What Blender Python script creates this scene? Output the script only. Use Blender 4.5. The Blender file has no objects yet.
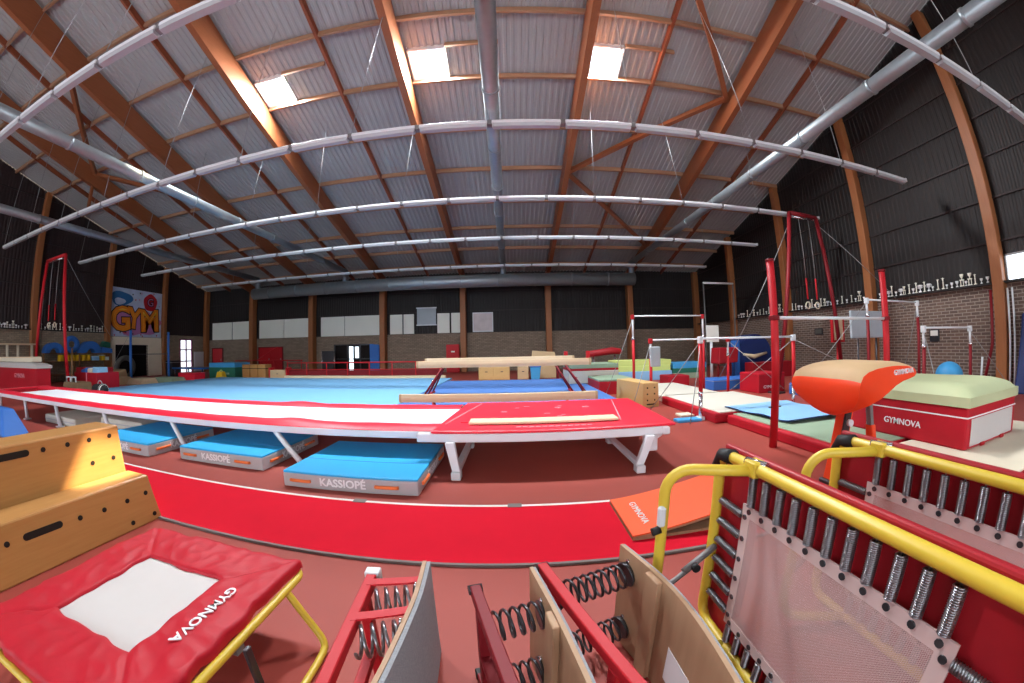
import bpy, bmesh, math, random
from mathutils import Vector, Matrix
S = bpy.context.scene
C = S.collection
PI = math.pi
random.seed(7)

# ------------------------------------------------------------------ camera, sky, lights, exposure
CAM_H = 1.6
cd = bpy.data.cameras.new('camera')
cam = bpy.data.objects.new('camera', cd)
C.objects.link(cam)
right = Vector((0.99974774, 0.00340002, -0.02220141))      # a level camera turned a little to the right, rolled about one degree
upv = Vector((0.02226339, -0.01943044, 0.9995633))
back = Vector((0.00296715, -0.99980543, -0.01950124))
cam.matrix_world = Matrix(((right.x, upv.x, back.x, 0), (right.y, upv.y, back.y, 0), (right.z, upv.z, back.z, CAM_H), (0, 0, 0, 1)))
cd.type = 'PANO'
cd.panorama_type = 'FISHEYE_LENS_POLYNOMIAL'               # a stereographic fisheye lens
cd.sensor_width = 36.0
cd.sensor_height = 24.0
cd.fisheye_fov = math.radians(178)
cd.fisheye_polynomial_k0 = 0.0
cd.fisheye_polynomial_k1 = -8.25046340e-02
cd.fisheye_polynomial_k2 = 1.42699247e-06
cd.fisheye_polynomial_k3 = 5.20309555e-05
cd.fisheye_polynomial_k4 = -9.09932484e-07
cd.clip_start = 0.02
cd.clip_end = 300
S.camera = cam

w = bpy.data.worlds.new('sky')
S.world = w
w.use_nodes = True
wn = w.node_tree.nodes['Background']
wn.inputs[0].default_value = (0.86, 0.93, 1.0, 1)
wn.inputs[1].default_value = 5.0

def light(name, kind, loc, energy, color=(1, 1, 1), aim=None, **k):
    l = bpy.data.lights.new(name, kind)
    l.energy = energy
    l.color = color
    for a, v in k.items():
        setattr(l, a, v)
    o = bpy.data.objects.new(name, l)
    C.objects.link(o)
    o.location = loc
    if aim is not None:
        o.rotation_euler = Vector(aim).to_track_quat('-Z', 'Y').to_euler()
    return o

SUN_DIR = Vector((-7.25, -7.15, -10.75))
light('sun', 'SUN', (20, 20, 30), 34.0, (1.0, 0.80, 0.50), SUN_DIR, angle=math.radians(0.6))
# added fill lamps behind camera: at the rear glazing and under the closed roof
light('rear_fill', 'AREA', (-6.5, -9.6, 4.2), 880, (0.95, 0.97, 1.0), (0, 1, -0.02), shape='RECTANGLE', size=38, size_y=5.0)
for i, x in enumerate((-24, -18, -12, -6, 0, 6, 11)):
    light('roof_fill', 'AREA', (x, -3.0, 12.1), 30, (0.96, 0.98, 1.0), (0, 0.25, -1), shape='RECTANGLE', size=2.6, size_y=4.0)
for x in (-8.25, -2.3, 3.35):
    light('skylight_daylight', 'AREA', (x, 9.53, 11.33), 1400, (0.92, 0.96, 1.0), (0, -.283, -1), shape='RECTANGLE', size=1.15, size_y=1.2)

S.view_settings.view_transform = 'Standard'
S.view_settings.look = 'None'
S.view_settings.gamma = 1.0
S.view_settings.use_curve_mapping = False
S.view_settings.exposure = 0.0

# ------------------------------------------------------------------ materials
def lin(c):
    return tuple(((v / 255) / 12.92 if v / 255 <= .04045 else ((v / 255 + .055) / 1.055) ** 2.4) for v in c) + (1,)
M = {}
def mat(name, rgb, rough=.6, metal=0., var=.08, scale=6., bump=0., bscale=60., spec=.4, coat=0.):
    m = bpy.data.materials.new(name)
    m.use_nodes = True
    nt = m.node_tree
    b = nt.nodes['Principled BSDF']
    b.inputs['Roughness'].default_value = rough
    b.inputs['Metallic'].default_value = metal
    b.inputs['Specular IOR Level'].default_value = spec
    b.inputs['Coat Weight'].default_value = coat
    tc = nt.nodes.new('ShaderNodeTexCoord')
    nz = nt.nodes.new('ShaderNodeTexNoise')
    nz.inputs['Scale'].default_value = scale
    nz.inputs['Detail'].default_value = 4
    nt.links.new(tc.outputs['Object'], nz.inputs['Vector'])
    mx = nt.nodes.new('ShaderNodeMix')
    mx.data_type = 'RGBA'
    c = lin(rgb)
    mx.inputs[6].default_value = tuple(v * (1 - var) for v in c[:3]) + (1,)
    mx.inputs[7].default_value = tuple(min(1, v * (1 + var)) for v in c[:3]) + (1,)
    nt.links.new(nz.outputs['Fac'], mx.inputs[0])
    nt.links.new(mx.outputs[2], b.inputs['Base Color'])
    if bump:
        n2 = nt.nodes.new('ShaderNodeTexNoise')
        n2.inputs['Scale'].default_value = bscale
        nt.links.new(tc.outputs['Object'], n2.inputs['Vector'])
        bp = nt.nodes.new('ShaderNodeBump')
        bp.inputs['Strength'].default_value = bump
        bp.inputs['Distance'].default_value = .01
        nt.links.new(n2.outputs['Fac'], bp.inputs['Height'])
        nt.links.new(bp.outputs[0], b.inputs['Normal'])
    M[name] = m
    return m

def wood(name, c1, c2, axis=0, scale=3., rough=.5, stretch=14.):
    m = mat(name, c1, rough)
    nt = m.node_tree
    nz = [n for n in nt.nodes if n.type == 'TEX_NOISE'][0]
    mx = [n for n in nt.nodes if n.type == 'MIX'][0]
    mx.inputs[6].default_value = lin(c1)
    mx.inputs[7].default_value = lin(c2)
    tc = [n for n in nt.nodes if n.type == 'TEX_COORD'][0]
    mp = nt.nodes.new('ShaderNodeMapping')
    s = [stretch] * 3
    s[axis] = 1.
    mp.inputs['Scale'].default_value = s
    nt.links.new(tc.outputs['Object'], mp.inputs[0])
    nt.links.new(mp.outputs[0], nz.inputs['Vector'])
    nz.inputs['Scale'].default_value = scale
    return m

def brick(name, side, c1, c2, mortar, scale=1.):
    m = bpy.data.materials.new(name)
    m.use_nodes = True
    nt = m.node_tree
    b = nt.nodes['Principled BSDF']
    b.inputs['Roughness'].default_value = .85
    tc = nt.nodes.new('ShaderNodeTexCoord')
    mp = nt.nodes.new('ShaderNodeMapping')
    mp.inputs['Rotation'].default_value = (PI / 2, 0, 0) if side == 'x' else (PI / 2, 0, PI / 2)
    sp = nt.nodes.new('ShaderNodeSeparateXYZ')
    cb = nt.nodes.new('ShaderNodeCombineXYZ')
    nt.links.new(tc.outputs['Object'], sp.inputs[0])
    nt.links.new(sp.outputs['X' if side == 'x' else 'Y'], cb.inputs[0])
    nt.links.new(sp.outputs['Z'], cb.inputs[1])
    nt.nodes.remove(mp)
    br = nt.nodes.new('ShaderNodeTexBrick')
    br.inputs['Color1'].default_value = lin(c1)
    br.inputs['Color2'].default_value = lin(c2)
    br.inputs['Mortar'].default_value = lin(mortar)
    br.inputs['Scale'].default_value = scale
    br.inputs['Mortar Size'].default_value = .012
    br.inputs['Brick Width'].default_value = .30
    br.inputs['Row Height'].default_value = .105
    br.inputs['Bias'].default_value = 0.
    nt.links.new(cb.outputs[0], br.inputs['Vector'])
    nt.links.new(br.outputs['Color'], b.inputs['Base Color'])
    bp = nt.nodes.new('ShaderNodeBump')
    bp.inputs['Strength'].default_value = .5
    bp.inputs['Distance'].default_value = .01
    bp.invert = True
    nt.links.new(br.outputs['Fac'], bp.inputs['Height'])
    nt.links.new(bp.outputs[0], b.inputs['Normal'])
    M[name] = m
    return m

def glassy(name, tint, transp, rough=.15, rgb=(200, 205, 210), mesh_scale=0):
    m = bpy.data.materials.new(name)
    m.use_nodes = True
    nt = m.node_tree
    b = nt.nodes['Principled BSDF']
    b.inputs['Base Color'].default_value = lin(rgb)
    b.inputs['Roughness'].default_value = rough
    t = nt.nodes.new('ShaderNodeBsdfTransparent')
    t.inputs[0].default_value = tint
    mx = nt.nodes.new('ShaderNodeMixShader')
    mx.inputs[0].default_value = transp
    nt.links.new(b.outputs[0], mx.inputs[1])
    nt.links.new(t.outputs[0], mx.inputs[2])
    nt.links.new(mx.outputs[0], nt.nodes['Material Output'].inputs[0])
    if mesh_scale:                                   # woven net: a fine checker of holes
        tc = nt.nodes.new('ShaderNodeTexCoord')
        ck = nt.nodes.new('ShaderNodeTexChecker')
        ck.inputs['Scale'].default_value = mesh_scale
        ck.inputs['Color1'].default_value = (transp * 1.6,) * 3 + (1,)
        ck.inputs['Color2'].default_value = (transp * .4,) * 3 + (1,)
        nt.links.new(tc.outputs['Object'], ck.inputs['Vector'])
        nt.links.new(ck.outputs['Color'], mx.inputs[0])
    M[name] = m
    return m

mat('floor_red', (156, 70, 60), .55, var=.10, scale=1.3, bump=.06, bscale=180, spec=.25)
mat('carpet_red', (214, 26, 48), .9, var=.07, scale=3, bump=.4, bscale=260, spec=.1)
mat('carpet_edge', (120, 112, 108), .8)
mat('white_line', (226, 220, 214), .6)
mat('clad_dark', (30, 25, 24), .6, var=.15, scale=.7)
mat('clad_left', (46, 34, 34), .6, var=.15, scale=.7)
mat('roof_sheet', (160, 160, 158), .5, var=.05, scale=.8)
wood('glulam', (158, 94, 58), (134, 76, 44), 1, 2.2, .5)
wood('glulam_post', (166, 106, 62), (140, 84, 48), 2, 2.2, .5)
wood('purlin', (176, 134, 104), (154, 114, 84), 0, 2.2, .6)
wood('slat', (150, 82, 50), (128, 66, 40), 1, 2.2, .6)
brick('brick_back', 'x', (150, 132, 114), (130, 114, 98), (98, 88, 78))
brick('brick_left', 'y', (168, 150, 128), (146, 130, 110), (128, 116, 102))  # left brick made lighter to stand in for missing light there
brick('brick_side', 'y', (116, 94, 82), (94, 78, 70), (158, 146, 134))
mat('galvanised', (146, 154, 158), .42, .6, var=.10, scale=9)
mat('lamp_white', (214, 218, 220), .4, var=.03)
mat('lamp_grey', (168, 172, 176), .3, var=.03)
mat('wire', (150, 150, 150), .5, .4)
mat('red_vinyl', (178, 24, 40), .55, var=.10, scale=5, bump=.15, bscale=22, spec=.3)
mat('red_bright', (226, 32, 58), .42, var=.05, scale=4, bump=.05, bscale=20, spec=.4)
mat('red_pad_dark', (160, 22, 34), .5, var=.10, scale=6, bump=.15, bscale=14)
mat('red_paint', (184, 26, 36), .5, var=.05, spec=.3)
mat('red_paint_dark', (120, 22, 30), .5, var=.06, spec=.25)
mat('white_cloth', (232, 234, 238), .7, var=.03, scale=8)
mat('bed_white', (196, 190, 186), .75, var=.03, scale=10, bump=.2, bscale=300)
mat('white_steel', (222, 222, 226), .35, var=.03)
mat('cyan_vinyl', (38, 168, 226), .45, var=.04, scale=3, bump=.05, bscale=20)
mat('grey_vinyl', (176, 174, 176), .55, var=.04)
mat('orange_strap', (240, 122, 60), .6)
mat('floor_blue', (122, 178, 220), .85, var=.04, scale=1.2, bump=.2, bscale=200, spec=.15)
mat('floor_blue_dark', (84, 124, 188), .85, var=.06, scale=1.2, bump=.2, bscale=200, spec=.15)
mat('beam_tan', (222, 200, 164), .7, var=.05)
mat('beam_edge', (196, 168, 128), .7, var=.05)
wood('vault_wood', (184, 136, 80), (166, 116, 64), 1, 3, .35)
wood('ply', (182, 148, 116), (160, 124, 94), 2, 3, .55, 8)
mat('ply_edge', (206, 176, 138), .6)
mat('dark_hole', (30, 22, 16), .9)
mat('carpet_grey', (156, 158, 162), .95, var=.22, scale=90, bump=.6, bscale=220, spec=.1)
mat('steel_dark', (70, 70, 74), .3, .6)
mat('steel_spring', (150, 150, 154), .28, .9)
mat('yellow_paint', (214, 184, 60), .38, var=.03, spec=.5)
mat('black_rubber', (24, 24, 26), .6)
mat('grey_metal', (122, 120, 120), .45, .3)
mat('chrome', (214, 214, 218), .2, .95)
mat('orange_vinyl', (240, 72, 30), .38, var=.05, scale=4, spec=.5)
mat('orange_board', (246, 96, 44), .5, var=.05)
mat('tan_top', (188, 156, 116), .7, var=.06, scale=8)
mat('pale_green', (184, 192, 150), .65, var=.05, scale=3, bump=.1, bscale=9)
mat('grey_green', (146, 168, 142), .7, var=.05)
mat('pale_mat', (206, 202, 188), .7, var=.05, scale=2)
mat('cream', (224, 214, 190), .7, var=.04)
mat('light_blue', (140, 190, 228), .6, var=.04)
mat('blue_mat', (52, 110, 190), .55, var=.08)
mat('navy_mat', (28, 46, 100), .55, var=.10)
mat('sky_blue', (70, 160, 216), .5)
mat('green_mat', (38, 110, 88), .6, var=.06)
mat('yellow_green', (206, 222, 130), .6, var=.05)
mat('yellow_plastic', (232, 186, 34), .5)
mat('white_panel', (232, 234, 224), .6, var=.05, scale=.9)
mat('panel_grey', (168, 178, 184), .5)
mat('concrete', (244, 234, 210), .8, var=.06, scale=2)
mat('dark_opening', (26, 20, 20), .9)
mat('trophy_silver', (244, 244, 244), .3, .35)
mat('trophy_gold', (242, 238, 222), .3, .2)
mat('trophy_base', (40, 34, 34), .4)
mat('lettering_white', (232, 232, 234), .5, var=.0)
mat('lettering_pink', (226, 150, 160), .5, var=.0)
mat('rope', (206, 196, 176), .8)
wood('shelf_wood', (150, 104, 66), (120, 82, 50), 1, 2, .6)
wood('pale_wood', (214, 178, 120), (198, 160, 100), 0, 3, .5)
mat('brown_cloth', (120, 96, 70), .9)
mat('grey_rubber', (96, 96, 92), .8)
mat('black_cloth', (34, 32, 34), .9)
mat('purple_paint', (150, 40, 110), .5)
mat('mural_sky', (186, 200, 224), .7, var=.35, scale=1.6)
mat('mural_orange', (250, 140, 30), .7, var=.18, scale=2.2)
mat('mural_yellow', (246, 206, 70), .7, var=.10)
mat('mural_red', (190, 30, 44), .7)
mat('mural_blue', (48, 110, 168), .7, var=.2, scale=2)
mat('mural_dark', (40, 24, 26), .7)
mat('mural_pink', (190, 120, 170), .7)
glassy('pane', (.97, .985, 1, 1), .88)
glassy('net', (1, .97, .96, 1), .5, .7, (206, 178, 176), 260)
glassy('net_hem', (1, 1, 1, 1), .04, .7, (206, 180, 176))
glassy('door_glass', (.9, .95, 1, 1), .75)

# ------------------------------------------------------------------ mesh helpers
class MB:
    def __init__(s):
        s.bm = bmesh.new()
    def poly(s, pts, smooth=False):
        f = s.bm.faces.new([s.bm.verts.new(p) for p in pts])
        f.smooth = smooth
        return s
    def box(s, x0, x1, y0, y1, z0, z1, bev=0., seg=2):
        return s.hexa([(x0, y0, z0), (x1, y0, z0), (x1, y1, z0), (x0, y1, z0), (x0, y0, z1), (x1, y0, z1), (x1, y1, z1), (x0, y1, z1)], bev, seg)
    def hexa(s, p, bev=0., seg=2):
        t = bmesh.new()
        v = [t.verts.new(q) for q in p]
        for q in ((3, 2, 1, 0), (4, 5, 6, 7), (0, 1, 5, 4), (1, 2, 6, 5), (2, 3, 7, 6), (3, 0, 4, 7)):
            t.faces.new([v[i] for i in q])
        if bev:
            bmesh.ops.bevel(t, geom=t.edges[:], offset=bev, segments=seg, affect='EDGES', profile=.5)
            if seg > 1:
                for f in t.faces:
                    f.smooth = False
        s.merge(t)
        return s
    def merge(s, t, mtx=None):
        vm = {}
        for v in t.verts:
            vm[v] = s.bm.verts.new(mtx @ v.co if mtx else v.co)
        for f in t.faces:
            try:
                n = s.bm.faces.new([vm[v] for v in f.verts])
                n.smooth = f.smooth
            except ValueError:
                pass
        t.free()
    def tube(s, pts, r, n=8, caps=True, closed=False):
        pts = [Vector(p) for p in pts]
        rs = r if isinstance(r, (list, tuple)) else [r] * len(pts)
        rings = []
        prev = None
        N = len(pts)
        for i, p in enumerate(pts):
            if closed:
                d = (pts[(i + 1) % N] - pts[i - 1])
            else:
                d = (pts[min(i + 1, N - 1)] - pts[max(i - 1, 0)])
            d.normalize()
            if prev is None:
                a = d.cross(Vector((0, 0, 1)))
                if a.length < .05:
                    a = d.cross(Vector((1, 0, 0)))
            else:
                a = prev - d * prev.dot(d)
            a.normalize()
            prev = a
            b = d.cross(a)
            rings.append([s.bm.verts.new(p + (a * math.cos(2 * PI * k / n) + b * math.sin(2 * PI * k / n)) * rs[i]) for k in range(n)])
        for i in range(N if closed else N - 1):
            A, B = rings[i], rings[(i + 1) % N]
            for k in range(n):
                f = s.bm.faces.new([A[k], A[(k + 1) % n], B[(k + 1) % n], B[k]])
                f.smooth = True
        if caps and not closed:
            s.bm.faces.new(rings[0][::-1])
            s.bm.faces.new(rings[-1])
        return s
    def lathe(s, prof, n=16, c=(0, 0, 0)):
        rings = []
        for r, z in prof:
            rings.append([s.bm.verts.new((c[0] + r * math.cos(2 * PI * k / n), c[1] + r * math.sin(2 * PI * k / n), c[2] + z)) for k in range(n)] if r > 1e-6 else [s.bm.verts.new((c[0], c[1], c[2] + z))])
        for A, B in zip(rings, rings[1:]):
            for k in range(n):
                k2 = (k + 1) % n
                q = [A[k % len(A)], A[k2 % len(A)], B[k2 % len(B)], B[k % len(B)]]
                u = []
                for v in q:
                    if v not in u:
                        u.append(v)
                if len(u) > 2:
                    s.bm.faces.new(u).smooth = True
        return s
    def prism(s, pts, d, bev=0.):
        """a closed 3-D polygon pushed along the vector d"""
        d = Vector(d)
        t = bmesh.new()
        a = [t.verts.new(p) for p in pts]
        b = [t.verts.new(Vector(p) + d) for p in pts]
        n = len(pts)
        t.faces.new(a[::-1])
        t.faces.new(b)
        for i in range(n):
            t.faces.new([a[i], a[(i + 1) % n], b[(i + 1) % n], b[i]])
        bmesh.ops.recalc_face_normals(t, faces=t.faces[:])
        if bev:
            bmesh.ops.bevel(t, geom=t.edges[:], offset=bev, segments=2, affect='EDGES')
        s.merge(t)
        return s
    def grid(s, P, smooth=True, closeu=False):
        V = [[s.bm.verts.new(p) for p in row] for row in P]
        n = len(V)
        for i in range(n if closeu else n - 1):
            for j in range(len(V[0]) - 1):
                f = s.bm.faces.new([V[i][j], V[(i + 1) % n][j], V[(i + 1) % n][j + 1], V[i][j + 1]])
                f.smooth = smooth
        return s
    def coil(s, a, b, R, r, turns, n=5, per=12, r1=None):
        a, b = Vector(a), Vector(b)
        d = (b - a).normalized()
        u = d.cross(Vector((0, 0, 1)))
        if u.length < .05:
            u = d.cross(Vector((1, 0, 0)))
        u.normalize()
        v = d.cross(u)
        k = int(turns * per)
        return s.tube([a.lerp(b, i / k) + (u * math.cos(2 * PI * i / per) + v * math.sin(2 * PI * i / per)) * (R + ((r1 or R) - R) * i / k) for i in range(k + 1)], r, n)
    def build(s, name, m, parent=None, **k):
        off = Vector((0, 0, 0))
        p = parent
        while p is not None:
            off += p.location
            p = p.parent
        if off.length:
            bmesh.ops.translate(s.bm, verts=s.bm.verts[:], vec=-off)
        bmesh.ops.recalc_face_normals(s.bm, faces=s.bm.faces[:])
        me = bpy.data.meshes.new(name)
        s.bm.to_mesh(me)
        s.bm.free()
        me.materials.append(M[m])
        o = bpy.data.objects.new(name, me)
        C.objects.link(o)
        if parent:
            o.parent = parent
        for a, v in k.items():
            o[a] = v
        return o

def thing(name, label, cat, loc=(0, 0, 0), group=None):
    o = bpy.data.objects.new(name, None)
    o.empty_display_size = .2
    C.objects.link(o)
    o.location = loc
    return tag(o, label, cat, group)
def tag(o, label, cat, group=None):
    o['label'] = label
    o['category'] = cat
    if group:
        o['group'] = group
    return o
def struct(o):
    o['kind'] = 'structure'
    return o
def dup(src, loc, rz=0, label=None, group=None):
    def cp(o, par):
        c = o.copy()
        C.objects.link(c)
        c.parent = par
        for ch in o.children:
            cp(ch, c)
        return c
    r = cp(src, None)
    r.location = loc
    r.rotation_euler = (0, 0, rz)
    if label:
        r['label'] = label
    if group:
        r['group'] = group
    return r
def text(txt, name, m, parent, size, origin, ux, uy, ext=.003, bold=.0, align='CENTER', label=None, shear=0., sx=1.):
    """lettering whose baseline runs along ux and whose height runs along uy"""
    cu = bpy.data.curves.new(name, 'FONT')
    cu.body = txt
    cu.size = size
    cu.extrude = ext
    cu.offset = bold
    cu.shear = shear
    cu.align_x = align
    cu.align_y = 'CENTER'
    cu.resolution_u = 3
    t = bpy.data.objects.new(name, cu)
    C.objects.link(t)
    bpy.context.view_layer.update()
    dg = bpy.context.evaluated_depsgraph_get()
    me = bpy.data.meshes.new_from_object(t.evaluated_get(dg))
    bpy.data.objects.remove(t)
    ux, uy = Vector(ux).normalized(), Vector(uy).normalized()
    uz = ux.cross(uy)
    o3 = Vector(origin)
    off = Vector((0, 0, 0))
    p = parent
    while p is not None:
        off += p.location
        p = p.parent
    for v in me.vertices:
        c = v.co.copy()
        v.co = o3 + ux * c.x * sx + uy * c.y + uz * c.z - off
    me.materials.clear()
    me.materials.append(M[m])
    o = bpy.data.objects.new(name, me)
    C.objects.link(o)
    o.parent = parent
    if label:
        o['label'] = label
    return o
def smooth(p, it=2):
    p = [Vector(q) for q in p]
    for _ in range(it):
        n = [p[0]]
        for a, b in zip(p, p[1:]):
            n += [a.lerp(b, .25), a.lerp(b, .75)]
        p = n + [p[-1]]
    return p
def arc(c, r, a0, a1, u, v, n=6):
    c, u, v = Vector(c), Vector(u), Vector(v)
    return [c + (u * math.cos(a0 + (a1 - a0) * i / n) + v * math.sin(a0 + (a1 - a0) * i / n)) * r for i in range(n + 1)]

# ------------------------------------------------------------------ the hall
XL, XR, YB, YF = -27.4, 14.3, 24.7, -10.0           # left wall, right wall, far wall, wall behind the camera
RIDGE = 1.0
def roof_z(y):
    return 7.15 + .283 * (24.7 - y) if y > RIDGE else 7.15 + .283 * (24.7 - RIDGE) - .283 * (RIDGE - y)
NRM = Vector((0, .283, 1)).normalized()

struct(MB().box(XL - .3, XR + .3, YF - .3, YB + .3, -.3, 0).build('floor', 'floor_red'))

SKY = [(-9.35, -8.05), (-3.32, -2.02), (2.75, 3.98)]   # rooflights beside the rafters
SKY_Y = (8.95, 10.12)
def rib(t, per=.24, dep=.035):
    f = (t / per) % 1.0
    return dep if .15 < f < .5 else 0.
def ribline(a, b, per=.24, dep=.035):
    xs = []
    k = math.floor(a / per)
    while k * per < b:
        for f in (0., .12, .53, .65):
            x = (k + f) * per
            if a < x < b:
                xs.append((x, dep if f in (.12, .53) else 0.))
        k += 1
    return [(a, 0.)] + xs + [(b, 0.)]
m = MB()
def roof_strip(x0, x1, y0, y1):
    for (xa, da), (xb, db) in zip(ribline(x0, x1), ribline(x0, x1)[1:]):
        m.poly([(xa, y0, roof_z(y0) + da), (xb, y0, roof_z(y0) + db), (xb, y1, roof_z(y1) + db), (xa, y1, roof_z(y1) + da)])
roof_strip(XL, XR, SKY_Y[1], YB)
roof_strip(XL, XR, RIDGE + 1e-4, SKY_Y[0])
xa = XL
for a, b in SKY:
    roof_strip(xa, a, *SKY_Y)
    xa = b
roof_strip(xa, XR, *SKY_Y)
roof_strip(XL, XR, YF, RIDGE)
struct(m.build('ceiling', 'roof_sheet'))

for i, (a, b) in enumerate(SKY):
    y0, y1 = SKY_Y
    r = struct(thing('window_%d' % (i + 1), '', '', ((a + b) / 2, (y0 + y1) / 2, roof_z(9.5))))
    del r['label'], r['category']
    f = MB()
    for (p, q, s, t) in ((a, b, y0, y0 + .05), (a, b, y1 - .05, y1), (a, a + .05, y0, y1), (b - .05, b, y0, y1)):
        f.hexa([(p, s, roof_z(s) - .12), (q, s, roof_z(s) - .12), (q, t, roof_z(t) - .12), (p, t, roof_z(t) - .12),
                (p, s, roof_z(s) + .3), (q, s, roof_z(s) + .3), (q, t, roof_z(t) + .3), (p, t, roof_z(t) + .3)])
    f.build('window_frame', 'lamp_white', r)
    MB().hexa([(a, y0, roof_z(y0) + .28), (b, y0, roof_z(y0) + .28), (b, y1, roof_z(y1) + .28), (a, y1, roof_z(y1) + .28),
               (a, y0, roof_z(y0) + .3), (b, y0, roof_z(y0) + .3), (b, y1, roof_z(y1) + .3), (a, y1, roof_z(y1) + .3)]).build('pane', 'pane', r)

tn = [0]
def trim(mb, m):
    tn[0] += 1
    return struct(mb.build('trim_%d' % tn[0], m))
# glulam rafters running down to the far wall
RX = [-21.45, -15.5, -9.5, -3.5, 2.55, 8.57]
for x in RX:
    b = MB()
    hw = .12
    for y0, y1 in ((RIDGE, YB - .1), (YF + .05, RIDGE)):
        d0, d1 = (1.05, .62) if y0 == RIDGE else (.7, 1.05)
        b.hexa([(x - hw, y0, roof_z(y0) - .16 - d0), (x + hw, y0, roof_z(y0) - .16 - d0), (x + hw, y1, roof_z(y1) - .16 - d1), (x - hw, y1, roof_z(y1) - .16 - d1),
                (x - hw, y0, roof_z(y0) - .16), (x + hw, y0, roof_z(y0) - .16), (x + hw, y1, roof_z(y1) - .16), (x - hw, y1, roof_z(y1) - .16)])
    trim(b, 'glulam')
# purlins between the rafters
PY = [3.3, 5.55, 7.85, 10.17, 12.45, 14.72, 17.0, 19.2, 21.4, 23.4]
for y in PY:
    b = MB()
    z = roof_z(y)
    b.box(XL, XR, y - .05, y + .05, z - .2, z - .01)
    trim(b, 'purlin')
for a, b_ in SKY:                                       # the short trimmer above each rooflight bay
    x0 = b_ if True else a
    xs = (b_, b_ + 1.75)
    trim(MB().box(xs[0], xs[1], 8.86, 8.94, roof_z(8.9) - .16, roof_z(8.9) - .01), 'purlin')
# thin battens half-way between the rafters
for x in (-24.4, -18.5, -12.0, -6.1, -.5 + 5.8, 11.3):
    b = MB()
    y0, y1 = RIDGE, YB - .1
    b.hexa([(x - .05, y0, roof_z(y0) - .26), (x + .05, y0, roof_z(y0) - .26), (x + .05, y1, roof_z(y1) - .26), (x - .05, y1, roof_z(y1) - .26),
            (x - .05, y0, roof_z(y0) - .02), (x + .05, y0, roof_z(y0) - .02), (x + .05, y1, roof_z(y1) - .02), (x - .05, y1, roof_z(y1) - .02)])
    trim(b, 'slat')
# wind bracing
def brace(x0, y0, x1, y1, wd=.09):
    a, b_ = Vector((x0, y0, roof_z(y0) - .42)), Vector((x1, y1, roof_z(y1) - .42))
    t = MB()
    s = (b_ - a).normalized().cross(NRM) * wd
    n = NRM * .09
    t.hexa([a - s - n, a + s - n, b_ + s - n, b_ - s - n, a - s + n, a + s + n, b_ + s + n, b_ - s + n])
    trim(t, 'glulam')
brace(8.4, 10.2, 2.7, 2.9)
brace(8.4, 10.0, 2.7, 14.6)
brace(2.7, 14.7, 8.4, 20.4)
brace(-21.3, 10.0, -15.6, 14.6)
brace(-21.3, 10.0, -15.6, 4.6)
trim(MB().box(-21.52, -21.38, 10.0, 10.14, 8.9, 10.6), 'glulam')

# walls: brick below, dark ribbed cladding above
def clad(axis, c, a, b, zf, z0, per, dep, out):
    """ribbed sheet on the wall plane axis=c from a to b, from z0 up to zf(t); out is the sign of the room side"""
    mm = MB()
    L = ribline(a, b, per, dep)
    for (ta, da), (tb, db) in zip(L, L[1:]):
        pa = lambda t, d, z: (t, c + out * d, z) if axis == 'y' else (c + out * d, t, z)
        mm.poly([pa(ta, da, z0), pa(tb, db, z0), pa(tb, db, zf(tb)), pa(ta, da, zf(ta))])
    return mm
BZ, BZS = 2.78, 3.12
def wall(name, mb_parts):
    r = struct(thing(name, '', '', mb_parts['loc']))
    del r['label'], r['category']
    return r
r = wall('wall_back', dict(loc=(0, YB, 0)))
MB().box(XL, XR, YB, YB + .3, 0, BZ).build('brickwork', 'brick_back', r)
clad('y', YB + .02, XL, XR, lambda t: 7.25, BZ, .2, .016, -1).build('cladding', 'clad_dark', r)
mm = MB()
for z in (4.35, 5.8):
    mm.box(XL, XR, YB - .05, YB, z, z + .05)
mm.build('cladding_rail', 'clad_left', r)
r = wall('wall_right', dict(loc=(XR, 0, 0)))
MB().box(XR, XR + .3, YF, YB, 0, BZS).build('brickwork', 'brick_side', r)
WY0, WY1, WZ0, WZ1 = 2.2, 4.72, 3.14, 3.85          # strip window above the brick
cl = clad('x', XR + .02, WY1, YB, lambda t: roof_z(t) + .05, BZS, .2, .016, -1)
for args in ((YF, WY0, lambda t: roof_z(t) + .05, BZS), (WY0, WY1, lambda t: roof_z(t) + .05, WZ1), (WY0, WY1, lambda t: WZ0, BZS)):
    t_ = clad('x', XR + .02, args[0], args[1], args[2], args[3], .2, .016, -1)
    cl.merge(t_.bm)
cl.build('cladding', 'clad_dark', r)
mm = MB()
for z in (4.3, 5.6, 6.9, 8.2, 9.5, 10.8):
    mm.box(XR - .06, XR, 1.5 if z > 4.2 else WY1, min(YB, 24.7 - (z - 7.0) / .283 if z > 7.1 else YB), z, z + .05)
mm.build('cladding_rail', 'clad_left', r)
MB().box(XR - .28, XR, YF, YB, BZS - .06, BZS).build('ledge', 'clad_dark', r)
r = wall('wall_left', dict(loc=(XL, 0, 0)))
GY0, GY1 = 15.75, 18.6                               # roller opening
GLZ = 2.3
bw = MB()
bw.box(XL - .3, XL, YF, GY0, 0, BZS).box(XL - .3, XL, GY1, 21.7, 0, BZS).box(XL - .3, XL, GY0, GY1, GLZ, BZS)
bw.box(XL - .3, XL, 23.05, YB, 0, BZS).box(XL - .3, XL, 21.7, 23.05, 2.85, BZS)
bw.build('brickwork', 'brick_left', r)
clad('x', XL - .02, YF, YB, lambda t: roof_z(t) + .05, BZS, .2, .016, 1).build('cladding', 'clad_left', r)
mm = MB()
for z in (4.3, 5.6, 6.9, 8.2, 9.5, 10.8):
    mm.box(XL, XL + .06, 1.5, min(YB, 24.7 - (z - 7.0) / .283 if z > 7.1 else YB), z, z + .05)
mm.build('cladding_rail', 'clad_dark', r)
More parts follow.
